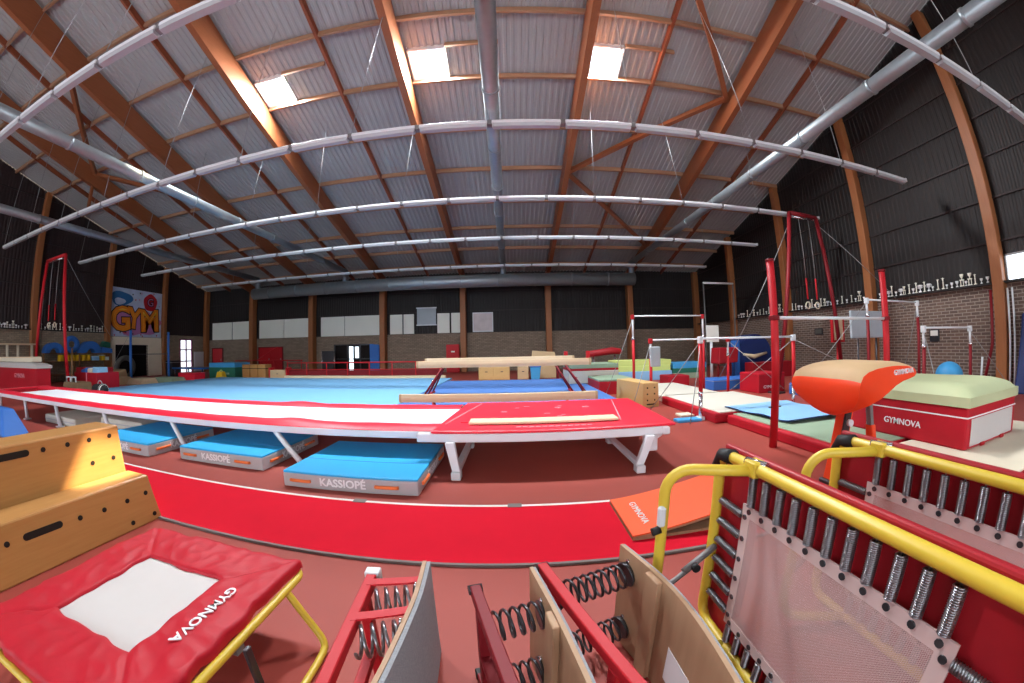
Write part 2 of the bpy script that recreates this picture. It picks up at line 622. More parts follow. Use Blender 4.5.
MB().box(XL, XL + .28, YF, 15.0, BZS - .06, BZS).build('ledge', 'clad_dark', r)
r = wall('wall_rear', dict(loc=(0, YF, 0)))
MB().box(XL, XR, YF - .3, YF, 0, 1.6).box(XL, XR, YF - .3, YF, 6.9, 11.0).build('brickwork', 'brick_back', r)
r = struct(thing('window_4', '', '', (-6.5, YF, 1.6)))  # unseen glazing, added to let in light from behind the camera
del r['label'], r['category']
mm = MB()
for x in [XL + .1 + k * 2.97 for k in range(15)]:
    mm.box(x - .05, x + .05, YF - .12, YF, 1.6, 6.9)
mm.box(XL, XR, YF - .12, YF, 1.6, 1.72).box(XL, XR, YF - .12, YF, 4.2, 4.3).box(XL, XR, YF - .12, YF, 6.78, 6.9)
mm.build('window_frame', 'grey_metal', r)
MB().box(XL, XR, YF - .08, YF - .06, 1.6, 6.9).build('pane', 'pane', r)
r = struct(thing('window_5', '', '', (XR, (WY0 + WY1) / 2, WZ0)))
del r['label'], r['category']
mm = MB()
mm.box(XR - .03, XR + .1, WY0, WY1, WZ0 - .05, WZ0).box(XR - .03, XR + .1, WY0, WY1, WZ1, WZ1 + .05)
mm.box(XR - .03, XR + .1, WY1, WY1 + .05, WZ0, WZ1).box(XR - .03, XR + .1, WY0 - .05, WY0, WZ0, WZ1)
mm.build('window_frame', 'grey_metal', r)
MB().box(XR + .04, XR + .06, WY0, WY1, WZ0, WZ1).build('pane', 'pane', r)

# timber posts
for x in RX:
    trim(MB().box(x - .2, x + .2, YB - .62, YB - .05, 0, 6.75, .02, 1), 'glulam_post')
for y in (1.5, 4.95, 9.85, 14.85, 19.75):
    trim(MB().box(XR - .36, XR + .0, y - .17, y + .17, 0, roof_z(y) - .1, .02, 1), 'glulam_post')
for y in (5.0, 10.05, 15.1, 19.95):
    trim(MB().box(XL, XL + .36, y - .17, y + .17, 0, roof_z(y) - .1, .02, 1), 'glulam_post')
trim(MB().box(XL, XL + .4, YB - .4, YB, 0, 7.1, .02, 1), 'glulam_post')
trim(MB().box(XR - .4, XR, YB - .4, YB, 0, 7.1, .02, 1), 'glulam_post')

# white boards along the far wall
for i, (a, b) in enumerate(((-26.5, -24.1), (-24.0, -21.75), (-20.95, -18.4), (-18.35, -15.72), (-14.85, -12.8), (-12.75, -9.72))):
    tag(MB().box(a, b, YB - .1, YB - .04, 2.78, 4.27, .01, 1).build('wall_panel', 'white_panel'),
        ['white panel on the far wall nearest the left corner', 'white panel on the far wall, second from the left corner', 'white panel right of the post by the red double door',
         'white panel on the far wall crossed by a slanting cable', 'white panel above the glass double door', 'white panel on the far wall just left of the third timber post'][i], 'panel', 'long white panels on the far wall')
for i, (a, b) in enumerate(((-9.05, -8.1), (-8.0, -7.2), (-5.45, -4.55), (-4.42, -3.72))):
    tag(MB().box(a, b, YB - .1, YB - .04, 2.8, 4.24, .01, 1).build('notice_board', 'white_panel'),
        ['narrow white board on the far wall beside the third timber post', 'narrow white board on the far wall directly left of the grey screen',
         'narrow white board on the far wall directly right of the grey screen', 'narrow white board on the far wall between grey screen board and timber post'][i], 'board', 'narrow white boards on the far wall')
t = thing('screen_board', 'grey square screen board hanging high on the far wall', 'board', (-6.25, YB - .15, 3.4))
MB().box(-6.95, -5.55, YB - .14, YB - .06, 3.42, 4.65).build('panel', 'panel_grey', t)
MB().box(-7.0, -5.5, YB - .18, YB - .05, 4.62, 4.7).build('top_rail', 'lamp_white', t)
MB().box(-7.0, -5.5, YB - .18, YB - .05, 3.38, 3.45).build('bottom_rail', 'lamp_white', t)
t = thing('poster', 'square pale picture on the far wall right of the middle post', 'poster', (-2.1, YB - .1, 2.85))
MB().box(-2.87, -1.4, YB - .08, YB - .02, 2.82, 4.22).build('frame', 'lamp_white', t)
mat('poster_print', (206, 196, 196), .6, var=.3, scale=1.8)
MB().box(-2.8, -1.47, YB - .1, YB - .08, 2.9, 4.14).build('print', 'poster_print', t)

# doors in the far wall
def door(n, x0, x1, z1, m, leaves=1, y=YB):
    r = struct(thing('door_%d' % n, '', '', ((x0 + x1) / 2, y, 0)))
    del r['label'], r['category']
    wd = (x1 - x0) / leaves
    for k in range(leaves):
        a = x0 + k * wd
        l = MB().box(a + .02, a + wd - .02, y - .07, y - .02, .02, z1).build('door_leaf', m, r)
        MB().box(a + wd - .16, a + wd - .1, y - .12, y - .07, .95, 1.15, .008, 1).build('door_handle', 'grey_metal', l)
    MB().box(x0 - .08, x0, y - .09, y, 0, z1 + .08).box(x1, x1 + .08, y - .09, y, 0, z1 + .08).box(x0, x1, y - .09, y, z1, z1 + .08).build('door_frame', 'red_paint_dark', r)
door(1, -21.0, -18.6, 2.0, 'red_paint', 2)
door(2, -26.5, -25.3, 2.0, 'red_paint')
r = struct(thing('door_3', '', '', (-12, YB, 0)))
del r['label'], r['category']
mm = MB()
for x in (-13.65, -12.55, -11.5, -10.45):
    mm.box(x - .05, x + .05, YB - .1, YB, 0, 2.15)
mm.box(-13.65, -10.45, YB - .1, YB, 2.07, 2.15).box(-13.65, -10.45, YB - .1, YB, 0, .1).box(-13.65, -10.45, YB - .1, YB, 1.0, 1.06)
mm.build('door_frame', 'steel_dark', r)
MB().box(-13.6, -10.5, YB - .04, YB - .02, .1, 2.07).build('pane', 'dark_opening', r)
mat('window_glow', (235, 245, 250), .5)
gl = M['window_glow'].node_tree.nodes['Principled BSDF']
gl.inputs['Emission Color'].default_value = (.82, .93, 1, 1)
gl.inputs['Emission Strength'].default_value = 1.6
MB().box(-12.42, -12.08, YB - .06, YB - .04, .12, 1.98).box(-11.92, -11.62, YB - .06, YB - .04, 1.1, 1.95).build('lit_pane', 'window_glow', r)
tag(MB().prism([(-10.42, YB - .75, 0), (-9.7, YB - .75, 0), (-9.7, YB - .75, 2.05), (-10.42, YB - .75, 2.12)], (0, .22, 0), .03).build('gym_mat', 'blue_mat'), 'blue mat standing upright beside the glass double door', 'mat')
# glass door and white side panel in the left wall
r = struct(thing('door_4', '', '', (XL, 22.4, 0)))
del r['label'], r['category']
mm = MB()
for y in (21.75, 22.4, 23.0):
    mm.box(XL - .1, XL + .02, y - .05, y + .05, 0, 2.85)
for z in (.05, 1.0, 1.95, 2.8):
    mm.box(XL - .1, XL + .02, 21.7, 23.05, z - .05, z + .05)
mm.build('door_frame', 'purple_paint', r)
MB().box(XL - .06, XL - .05, 21.7, 23.05, 0, 2.85).build('pane', 'window_glow', r)
tag(MB().box(XL + .02, XL + .12, 23.2, 24.25, .1, 1.78).build('panel_board', 'lamp_white'), 'white board standing by the corner right of the left glass door', 'board')
# cement surround of the roller opening below the mural
r = struct(thing('door_5', '', '', (XL, 17.2, 0)))
del r['label'], r['category']
MB().box(XL - .02, XL + .15, 15.3, GY0, 0, 2.85).box(XL - .02, XL + .15, GY1, 19.75, 0, 2.85).box(XL - .02, XL + .15, GY0, GY1, GLZ, 2.85).build('door_frame', 'concrete', r)
mm = MB()
for k in range(12):
    mm.box(XL - .26, XL - .22 + .02 * (k % 2), GY0, GY1, .02 + k * .19, .2 + k * .19)
mm.box(XL - .3, XL - .24, GY0, GY1, 0, GLZ)
mm.build('recess_backing', 'dark_opening', r)  # solid backing, its dark colour stands in for the shaded recess

# mural between two left posts
MY0, MY1, MZ0, MZ1 = 15.3, 19.75, 2.88, 6.3
t = thing('mural', 'graffiti mural with orange letters on the left wall above the roller opening', 'mural', (XL + .1, 17.5, MZ0))
MB().box(XL + .03, XL + .09, MY0, MY1, MZ0, MZ1).build('painted_panel', 'mural_sky', t)
def mural_shape(name, m, pts, d):
    MB().prism([(XL + .09 + d, MY0 + u * (MY1 - MY0), MZ0 + v * (MZ1 - MZ0)) for u, v in pts], (.004, 0, 0)).build(name, m, t)
def blob(cu, cv, ru, rv, n=22, wob=.16, k=3, ph=0.):
    return [(cu + ru * (1 + wob * math.sin(k * a + ph)) * math.cos(a), cv + rv * (1 + wob * math.sin(k * a + ph)) * math.sin(a)) for a in [2 * PI * i / n for i in range(n)]]
mural_shape('cloud', 'mural_pink', blob(.5, .30, .47, .27, 30, .12, 6, .5), .001)
for ch, cu, sz, sq, dy in (('G', .20, 2.3, .98, 0), ('Y', .45, 2.0, .85, .1), ('M', .76, 2.2, 1.0, 0)):
    yy, zz = MY0 + (1 - (1 - cu)) * (MY1 - MY0), MZ0 + .34 * (MZ1 - MZ0) + dy
    for nm, mm_, bo, dd in (('letter_outline', 'mural_dark', .16, .006), ('letter', 'mural_orange', .085, .012), ('letter_shine', 'mural_yellow', -.10, .017)):
        text(ch, nm, mm_, t, sz, (XL + .09 + dd, yy, zz), (0, 1, .06 if ch != 'Y' else -.08), (0, -.06 if ch != 'Y' else .08, 1), .002, bo, sx=sq)
mural_shape('disc', 'mural_red', blob(.76, .76, .14, .19, 24, .04, 5), .004)
text('G', 'disc_letter', 'mural_dark', t, .8, (XL + .104, MY0 + .76 * (MY1 - MY0), MZ0 + .76 * (MZ1 - MZ0)), (0, 1, 0), (0, 0, 1), .002, .06)
text('G', 'disc_letter', 'mural_pink', t, .8, (XL + .108, MY0 + .76 * (MY1 - MY0), MZ0 + .76 * (MZ1 - MZ0)), (0, 1, 0), (0, 0, 1), .002, .0)
mural_shape('swirl', 'mural_blue', blob(.2, .78, .2, .15, 24, .1, 3, 1.), .004)
mural_shape('swirl_core', 'mural_sky', blob(.17, .72, .1, .07, 20, .1, 3, 1.), .010)
random.seed(3)
for i in range(26):
    mural_shape('splash', ['mural_pink', 'mural_red', 'mural_dark'][i % 3], blob(random.uniform(.05, .95), random.choice((random.uniform(.58, .97), random.uniform(.02, .09))), .012, .018, 8, .3, 3), .0025)

# ------------------------------------------------------------------ ceiling services
def duct(name, label, pts, r, parts=()):
    t = thing(name, label, 'duct', pts[0])
    MB().tube(pts, r, 20).build('pipe', 'galvanised', t)
    a, b = Vector(pts[0]), Vector(pts[-1])
    d = (b - a).normalized()
    L = (b - a).length
    k = 1.6
    while k < L - .5:
        c = a + d * k
        MB().tube([c - d * .035, c + d * .035], r + .022, 20).build('collar', 'galvanised', t)
        k += 2.4
    return t
duct('air_duct', 'wide galvanised air duct hanging crosswise along the far wall', [(-19.3, 22, 6.0), (8.15, 22, 6.0)], .42)
dm = [('galvanised air duct running down the middle of the roof', (-.30, 2.2, 7.1), (-.55, 21.6, 7.1)),
      ('galvanised air duct on the right, running to the right end of the crosswise duct', (8.0, -2, 7.1), (8.0, 22, 7.1)),
      ('galvanised air duct left of the middle one, under the left skylight side', (-11.4, -2, 7.1), (-11.4, 22, 7.1)),
      ('leftmost galvanised air duct, meeting the left end of the crosswise duct', (-19.0, -2, 7.1), (-19.0, 22, 7.1))]
for lb, a, b in dm:
    t = duct('air_duct', lb, [a, b], .175)
    MB().tube([(b[0], 22, 7.1), (b[0], 22, 6.3)], .2, 16).build('drop_pipe', 'galvanised', t)

UN = 22
XA, XB = -23.4, 12.72
UL = (XB - XA) / UN
def lamp_row(label, y):
    t = thing('lamp_row', label, 'lamp', (XA, y, 6.6), 'long lamp rows hung across the hall')
    return t
rows = [('lamp row nearest the camera, crossing the top corners', 2.75), ('second lamp row from the camera, the long one crossing the skylight side', 6.85),
        ('third lamp row from the camera', 10.95), ('fourth lamp row from the camera, in front of the far ones', 15.2), ('lamp row farthest from the camera, above the crosswise duct', 20.5)]
proto_b = proto_d = proto_j = None
for lb, y in rows:
    t = lamp_row(lb, y)
    for k in range(UN):
        x0 = k * UL
        if proto_b is None:
            proto_b = MB().box(XA + .05, XA + UL - .05, y - .10, y + .10, 6.58, 6.66, .012, 1).build('lamp_housing', 'lamp_white', t)
            proto_d = MB().prism([(XA + .07, y - .09, 6.585), (XA + .07, y - .06, 6.51), (XA + .07, y + .06, 6.51), (XA + .07, y + .09, 6.585)], (UL - .14, 0, 0)).build('diffuser', 'lamp_grey', proto_b)
            proto_j = MB().box(XA - .055, XA + .055, y - .07, y + .07, 6.56, 6.68).build('joint', 'grey_metal', t)
            continue
        b = proto_b.copy(); C.objects.link(b); b.parent = t; b.location = (x0, 0, 0)
        d = proto_d.copy(); C.objects.link(d); d.parent = b
        j = proto_j.copy(); C.objects.link(j); j.parent = t; j.location = (x0, 0, 0)
        if k % 2 == 0:
            zt = roof_z(y + .3) - .15
            MB().tube([(XA + x0, y, 6.66), (XA + x0 + .25 * (-1) ** (k // 2), y + .3, zt)], .011, 4).build('wire', 'wire', t)
    MB().box(XB - .06, XB + .02, y - .09, y + .09, 6.56, 6.68).build('end_cap', 'lamp_white', t)

# ------------------------------------------------------------------ trophies on the two ledges
def trophy_mesh(kind):
    b = MB()
    if kind == 0:       # cup with handles
        b.lathe([(.07, 0), (.07, .07), (.02, .09), (.02, .16), (.07, .2), (.1, .3), (.11, .34), (.09, .34), (0, .22)], 12)
        for s in (-1, 1):
            b.tube([(s * .1, 0, .32), (s * .16, 0, .3), (s * .15, 0, .24), (s * .08, 0, .2)], .012, 5)
    elif kind == 1:     # column with figure
        b.box(-.06, .06, -.06, .06, 0, .06).lathe([(.03, .06), (.03, .3), (.045, .32), (0, .32)], 8).lathe([(.015, .32), (.03, .4), (.02, .46), (.025, .5), (0, .53)], 8)
        b.tube([(-.07, 0, .5), (0, 0, .43), (.07, 0, .5)], .012, 5)
    elif kind == 2:     # small cup
        b.lathe([(.05, 0), (.05, .05), (.015, .07), (.015, .11), (.06, .17), (.07, .24), (.05, .24), (0, .16)], 10)
    else:               # two-tier tower
        b.box(-.09, .09, -.06, .06, 0, .05).lathe([(.02, .05), (.02, .26)], 8, (-.06, 0, 0)).lathe([(.02, .05), (.02, .26)], 8, (.06, 0, 0)).box(-.09, .09, -.06, .06, .26, .3)
        b.lathe([(.02, .3), (.02, .36), (.07, .42), (.09, .52), (.07, .52), (0, .42)], 10)
    return b
tk = []
for k in range(4):
    o = trophy_mesh(k).build('trophy', ['trophy_silver', 'trophy_gold', 'trophy_silver', 'trophy_gold'][k])
    tk.append(o)
used = set()
def put_trophy(x, y, label, group):
    k = random.choice((0, 1, 1, 2, 2, 3))
    o = tk[k] if k not in used else tk[k].copy()
    if k in used:
        C.objects.link(o)
    used.add(k)
    o.location = (x, y, BZS)
    o.rotation_euler = (0, 0, PI / 2)
    s = random.uniform(.6, .85)
    o.scale = (s, s, s)
    tag(o, label, 'trophy', group)
random.seed(11)
def row(x, y0, y1, step, label, group):
    y = y0
    while y < y1:
        put_trophy(x, y, label, group)
        y += step * random.uniform(.75, 1.3)
row(XR - .17, 5.3, 9.5, .165, 'small trophy standing on the right wall ledge between the two nearest timber posts', 'trophies on the right ledge, near bay')
row(XR - .17, 10.2, 14.5, .21, 'small trophy on the right wall ledge in the bay behind the rings frame', 'trophies on the right ledge, middle bay')
row(XR - .17, 15.2, 19.3, .3, 'small trophy on the right wall ledge in the farthest bay', 'trophies on the right ledge, far bay')
row(XL + .17, 7.2, 9.7, .18, 'small trophy on the left wall ledge left of the first timber post', 'trophies on the left ledge, near bay')
row(XL + .17, 10.4, 14.8, .21, 'small trophy on the left wall ledge above the blue foam shapes', 'trophies on the left ledge, rings bay')


# ------------------------------------------------------------------ runway, spring floor and the big mats
t = thing('runway_carpet', 'long red runway carpet lying across the floor in front of the tumbling track', 'carpet', (-2, 2.8, 0))
MB().box(-9.5, 3.0, 2.295, 3.27, 0, .02).build('pile', 'carpet_red', t)
MB().box(-9.5, 3.0, 2.27, 2.295, 0, .022).build('near_edging', 'carpet_edge', t)
MB().box(-9.5, 3.0, 3.27, 3.31, 0, .022).build('far_edging', 'white_line', t)
mm = MB()
for x in (-1.65, -.02):
    mm = MB().box(x - .07, x + .07, 3.25, 3.33, .022, .026)
    mm.build('tape', 'carpet_edge', t)

t = thing('spring_floor', 'large light blue exercise floor stretching to the far railing', 'mat', (-10, 12, 0))
MB().box(-17.4, -3.05, 7.3, 16.9, .12, .20, .02).build('carpet', 'floor_blue', t)
MB().box(-17.3, -3.1, 7.4, 16.8, 0, .12).build('spring_deck', 'pale_wood', t)
t = thing('landing_mat', 'dark blue mat field under the balance beams', 'mat', (0, 12, 0))
MB().box(-3.0, 2.75, 8.75, 15.4, 0, .19, .02).build('cover', 'floor_blue_dark', t)
mm = MB()
for y in (10.5, 12.3, 14.1):
    mm = MB().box(-3.0, 2.75, y - .015, y + .015, .186, .194).build('seam', 'blue_mat', t)
tag(MB().box(-12.7, -3.4, 16.95, 17.15, 0, .32, .02).build('kerb_beam', 'beam_tan'), 'low pale kerb along the far edge of the blue floor', 'kerb')

# ------------------------------------------------------------------ tumbling track with trampoline end
t = thing('tumbling_track', 'long red and white tumbling track on white legs with a trampoline at its right end', 'track', (-6, 5, 0))
TX0, TX1, TX2 = -16.0, -.95, 2.12
# white side rails of the frame
MB().box(TX0, TX1, 4.40, 4.50, .40, .50, .012, 1).build('side_rail', 'white_steel', t)
MB().box(TX0, TX1, 6.35, 6.45, .40, .50, .012, 1).build('side_rail', 'white_steel', t)
MB().box(TX1 - .3, TX2 - .12, 4.22, 4.32, .40, .51, .012, 1).build('side_rail', 'white_steel', t)
MB().box(TX1 - .3, TX2 - .12, 6.38, 6.48, .40, .50, .012, 1).build('side_rail', 'white_steel', t)
MB().box(TX2 - .2, TX2 - .1, 4.2, 6.4, .40, .50, .012, 1).build('end_rail', 'white_steel', t)
def pad_strip(y0, y1, bumps, name='side_pad'):
    P = []
    xs = [TX0 + (TX1 - TX0) * i / 90 for i in range(91)]
    for j in range(7):
        v = j / 6
        P.append([(x, y0 + (y1 - y0) * v, .505 + .045 * math.sin(PI * v) ** .5 + (.03 * math.exp(-((x - bumps) / .35) ** 2) if v > .3 else 0) + .004 * math.sin(x * 5 + j)) for x in xs])
    b = MB().grid(P)
    b.grid([P[0], [(x, y0, .47) for x in xs]]).grid([P[-1], [(x, y1, .47) for x in xs]])
    return b.build(name, 'red_bright', t)
pad_strip(4.41, 4.80, -3.4)
pad_strip(5.98, 6.45, -4.3)
MB().box(-14.2, TX1, 4.78, 6.0, .48, .515, .008, 1).build('runner', 'white_cloth', t)
MB().box(TX0 + .02, TX0 + .16, 4.45, 6.4, .48, .55, .02).build('end_pad', 'red_bright', t)
# trampoline end
MB().hexa([(TX1 - .12, 4.23, .50), (TX2, 4.23, .50), (TX2 + .12, 6.55, .50), (TX1 + .05, 6.55, .50), (TX1 - .12, 4.23, .545), (TX2, 4.23, .545), (TX2 + .12, 6.55, .545), (TX1 + .05, 6.55, .545)], .03).build('frame_pad', 'red_bright', t)
MB().hexa([(-.75, 4.72, .545), (1.5, 4.72, .545), (1.85, 6.25, .545), (-.68, 6.25, .545), (-.75, 4.72, .556), (1.5, 4.72, .556), (1.85, 6.25, .556), (-.68, 6.25, .556)]).build('bed_pad', 'red_bright', t)
mm = MB()
for pp in ([(-.95, 4.63, .55), (-.6, 6.3, .556)], [(1.46, 4.6, .556), (1.82, 6.3, .556)]):
    MB().tube(pp, .012, 5).build('piping', 'lettering_pink', t, label='pale pink piping beside the trampoline bed')
MB().box(-.62, 1.42, 4.56, 4.82, .556, .588, .006, 1).build('tape_strip', 'beam_tan', t, label='beige strip along the near side of the bed')
random.seed(5)
for i in range(9):                                     # worn pale marks on the bed
    x, y = random.uniform(-.2, 1.3), random.uniform(5.0, 6.0)
    MB().box(x - random.uniform(.02, .07), x + .04, y - .02, y + .02, .556, .5575).build('worn_mark', 'lettering_pink', t)
for i in range(12):                                    # faded illegible strip on the front pad
    x = .02 + i * .085
    MB().box(x, x + .06, 4.41, 4.45, .545, .5465).build('worn_mark', 'lettering_pink', t)
# legs
for x in (-15.0, -12.8, -10.7, -8.3, -5.95, -3.57):
    MB().tube([(x, 4.45, .42), (x + .58, 4.28, -.02)], .042, 8).build('leg', 'white_steel', t)
    MB().tube([(x, 6.4, .42), (x + .58, 6.5, -.02)], .042, 8).build('leg', 'white_steel', t)
    MB().box(x + .5, x + .66, 4.2, 4.36, -.03, .0).build('leg_foot', 'white_steel', t)
for x, dx in ((-.73, -.08), (1.56, .16)):
    MB().hexa([(x - .05, 4.08, .05), (x + .05, 4.08, .05), (x + .05, 4.16, .05), (x - .05, 4.16, .05), (x - .06 + dx, 4.12, .42), (x + .06 + dx, 4.12, .42), (x + .06 + dx, 4.2, .42), (x - .06 + dx, 4.2, .42)], .008, 1).build('leg', 'white_steel', t)
    MB().hexa([(x - .05, 5.45, .05), (x + .05, 5.45, .05), (x + .05, 5.53, .05), (x - .05, 5.53, .05), (x - .06 + dx * .5, 5.9, .42), (x + .06 + dx * .5, 5.9, .42), (x + .06 + dx * .5, 5.98, .42), (x - .06 + dx * .5, 5.98, .42)], .008, 1).build('leg', 'white_steel', t)
    MB().box(x - .045, x + .045, 4.12, 5.5, .03, .10, .01, 1).build('leg_foot', 'white_steel', t)
    MB().box(x - .06, x + .06, 4.02, 4.16, -.03, .07, .01, 1).build('foot_pad', 'lamp_white', t)
    MB().box(x - .06, x + .06, 5.42, 5.56, -.03, .07, .01, 1).build('foot_pad', 'lamp_white', t)
MB().tube([(TX2 - .15, 4.3, .42), (1.82, 4.35, .3)], .03, 8).box(1.72, 1.88, 4.28, 4.44, .17, .36, .01, 1).build('bracket', 'white_steel', t)

t.location.z += .03
# blue landing mats with grey sides, half under the track
def landing(label, x0, x1, y0, y1, hgt, seed):
    t = thing('landing_mat', label, 'mat', ((x0 + x1) / 2, y0, 0), 'blue landing mats under the track')
    MB().box(x0, x1, y0, y1, 0, hgt - .025, .02).build('side_cover', 'grey_vinyl', t)
    MB().box(x0 + .005, x1 - .005, y0 + .005, y1 - .005, hgt - .03, hgt, .012).build('top_cover', 'cyan_vinyl', t)
    MB().box(x0 + .02, x1 - .02, y0 + (y1 - y0) * .36, y0 + (y1 - y0) * .36 + .012, hgt - .002, hgt + .002).build('fold', 'blue_mat', t)
    L = x1 - x0
    for f in (.15, .79):
        MB().tube([(x0 + L * f - .14, y0 - .012, hgt * .48), (x0 + L * f - .1, y0 - .022, hgt * .48), (x0 + L * f + .1, y0 - .022, hgt * .48), (x0 + L * f + .14, y0 - .012, hgt * .48)], .02, 6).build('handle', 'orange_strap', t)
    for f in (.2, .8):
        yy = y0 + (y1 - y0) * f
        MB().tube([(x1 + .012, yy - .14, hgt * .48), (x1 + .02, yy, hgt * .48), (x1 + .012, yy + .14, hgt * .48)], .02, 6).build('handle', 'orange_strap', t)
    text('KASSIOPÉ', 'lettering', 'lettering_white', t, .13, (x0 + L * .47, y0 - .004, hgt * .47), (1, 0, 0), (0, 0, 1), .003, .003, sx=1.05)
    text('KASSIOPÉ', 'lettering', 'lettering_white', t, .13, (x1 + .004, (y0 + y1) / 2, hgt * .47), (0, 1, 0), (0, 0, 1), .003, .003, sx=1.05)
    return t
landing('blue landing mat with grey sides nearest the white track leg, rightmost of the three', -2.78, -1.06, 3.53, 5.0, .20, 1)
landing('blue landing mat with grey sides in the middle of the three under the track', -5.1, -3.4, 3.91, 5.4, .21, 2)
landing('blue landing mat with grey sides just right of the wooden vault boxes', -7.35, -5.68, 3.74, 5.2, .21, 3)
for i, (x0, x1, y0, y1, m_) in enumerate(((-11.3, -9.6, 4.4, 6.2, 'pale_mat'), (-9.3, -7.6, 4.9, 6.4, 'pale_mat'))):
    t = thing('landing_mat', ['pale mat under the left part of the track, farther from the blue mats', 'pale mat under the track beside the leftmost blue landing mat'][i], 'mat', (x0, y0, 0))
    MB().box(x0, x1, y0, y1, 0, .2, .03).build('cover', m_, t)
    MB().box(x0, x1, y0 - .004, y0, .09, .11).build('seam', 'grey_vinyl', t)
t = thing('gym_mat', 'low dark red mat lying under the trampoline end of the track', 'mat', (.5, 6.4, 0))
MB().box(-.6, 1.0, 6.6, 7.8, 0, .22, .02).build('cover', 'red_pad_dark', t)
text('GYMNOVA', 'lettering', 'lettering_white', t, .1, (.55, 6.596, .12), (1, 0, 0), (0, 0, 1), .003)
t = thing('gym_mat', 'blue folded mat leaning at the left picture edge beyond the vault boxes', 'mat', (-9.5, 3.6, 0))
MB().hexa([(-12.2, 2.9, 0), (-9.9, 2.9, 0), (-9.9, 3.5, 0), (-12.2, 3.5, 0), (-12.2, 3.1, .5), (-10.5, 3.1, .5), (-10.5, 3.4, .5), (-12.2, 3.4, .5)], .05).build('cover', 'blue_mat', t)

# ------------------------------------------------------------------ balance beams
def beam(label, x0, x1, y, z1, th, legs, spread, low=False):
    t = thing('balance_beam', label, 'balance beam', ((x0 + x1) / 2, y, 0.19 if not low else 0))
    P = [(x0, y - .05, z1 - th), (x0, y + .05, z1 - th), (x0, y + .065, z1 - th * .55), (x0, y + .05, z1), (x0, y - .05, z1), (x0, y - .065, z1 - th * .55)]
    MB().prism(P, (x1 - x0, 0, 0), .012).build('beam', 'beam_tan', t)
    for a, b in ((x0 - .01, x0 + .05), (x1 - .05, x1 + .01)):
        MB().prism([(a, p[1] + (.004 if p[1] > y else -.004), p[2]) for p in P], (b - a, 0, 0)).build('end_cap', 'beam_edge', t)
    zb = .19 if not low else 0
    for x, dx in legs:
        for s in (-1, 1):
            MB().tube([(x, y + s * .05, z1 - th), (x + dx, y + s * spread, zb + .05)], .028, 8).build('leg', 'red_paint_dark', t)
        MB().box(x + dx - .04, x + dx + .04, y - spread - .15, y + spread + .15, zb, zb + .06, .01, 1).build('foot', 'red_paint', t)
        MB().tube([(x + dx * .5, y - spread * .5, (z1 + zb) * .5), (x + dx * .5, y + spread * .5, (z1 + zb) * .5)], .02, 6).build('cross_bar', 'chrome', t)
    return t
beam('nearest of the two tall tan balance beams, on red legs', -2.74, 2.16, 9.6, 1.28, .19, ((-2.0, -.55), (1.45, .6)), .3)
beam('farther of the two tall tan balance beams, slightly higher in the picture', -2.8, 1.9, 10.8, 1.33, .18, ((-2.15, -.5), (1.25, .55)), .3)
beam('low tan balance beam close behind the trampoline', -2.87, 2.05, 8.4, .50, .20, ((-2.0, 0.0), (1.3, 0.0)), .2, True)

# ------------------------------------------------------------------ wooden vault boxes at the left
def holes_on(b, spots, x, r):
    for y, z in spots:
        b.tube([(x - .02, y, z), (x + .003, y, z)], r, 12)
def vault_box(label, x_front, x_back, y0, y1, z0, z1, slant, spots, slot, tags):
    t = thing('vault_box', label, 'vault box', ((x_front + x_back) / 2, y1, z0))
    MB().hexa([(x_back - slant, y0, z0), (x_front + slant, y0, z0), (x_front + slant, y1 + slant, z0), (x_back - slant, y1 + slant, z0),
               (x_back, y0, z1), (x_front, y0, z1), (x_front, y1, z1), (x_back, y1, z1)], .018).build('body', 'vault_wood', t)
    fx = lambda z: x_front + slant * (z1 - z) / (z1 - z0)
    for y, z in spots:
        MB().tube([(fx(z) - .02, y, z), (fx(z) + .004, y, z)], .022, 14).build('peg_hole', 'dark_hole', t)
    y, z, L = slot
    MB().prism([(fx(z) - .02, y + c * (L / 2 - .028) + .028 * math.cos(a) , z + .028 * math.sin(a)) for c, a in [(1, -PI / 2 + PI * i / 6) for i in range(7)] + [(-1, PI / 2 + PI * i / 6) for i in range(7)]], (.024, 0, 0)).build('hand_slot', 'dark_hole', t)
    return t
# the section in front and the taller stack behind it
vault_box('low orange-brown vault box section in front, its top like a step, beside the small trampoline', -3.52, -3.86, .35, 2.27, 0, .45, .05,
          [(1.52, .29), (1.75, .28), (1.99, .28), (2.2, .29), (1.99, .07), (2.24, .07), (.91, .3)], (1.2, .3, .33), None)
vault_box('taller orange-brown vault box behind the low one, at the left edge', -3.96, -4.4, .35, 2.27, 0, .90, .04,
          [(1.49, .81), (1.72, .81), (1.94, .81), (2.16, .81), (1.94, .59), (2.17, .59)], (1.2, .81, .33), None)

# ------------------------------------------------------------------ small trampolines
def spring(a, b, name, parent, R=.017, m='steel_spring'):
    a, b = Vector(a), Vector(b)
    d = (b - a)
    o = MB().coil(a + d * .1, a + d * .9, R, .0042, 20, 4, 7).tube([a, a + d * .12], .004, 4).tube([b - d * .12, b], .004, 4)
    return o.build(name, m, parent)

TZ = .41
t = thing('mini_trampoline', 'small trampoline lying flat with red pads around a white bed and a yellow frame', 'trampoline', (-1.87, .98, 0))
cx, cy = -1.85, .985
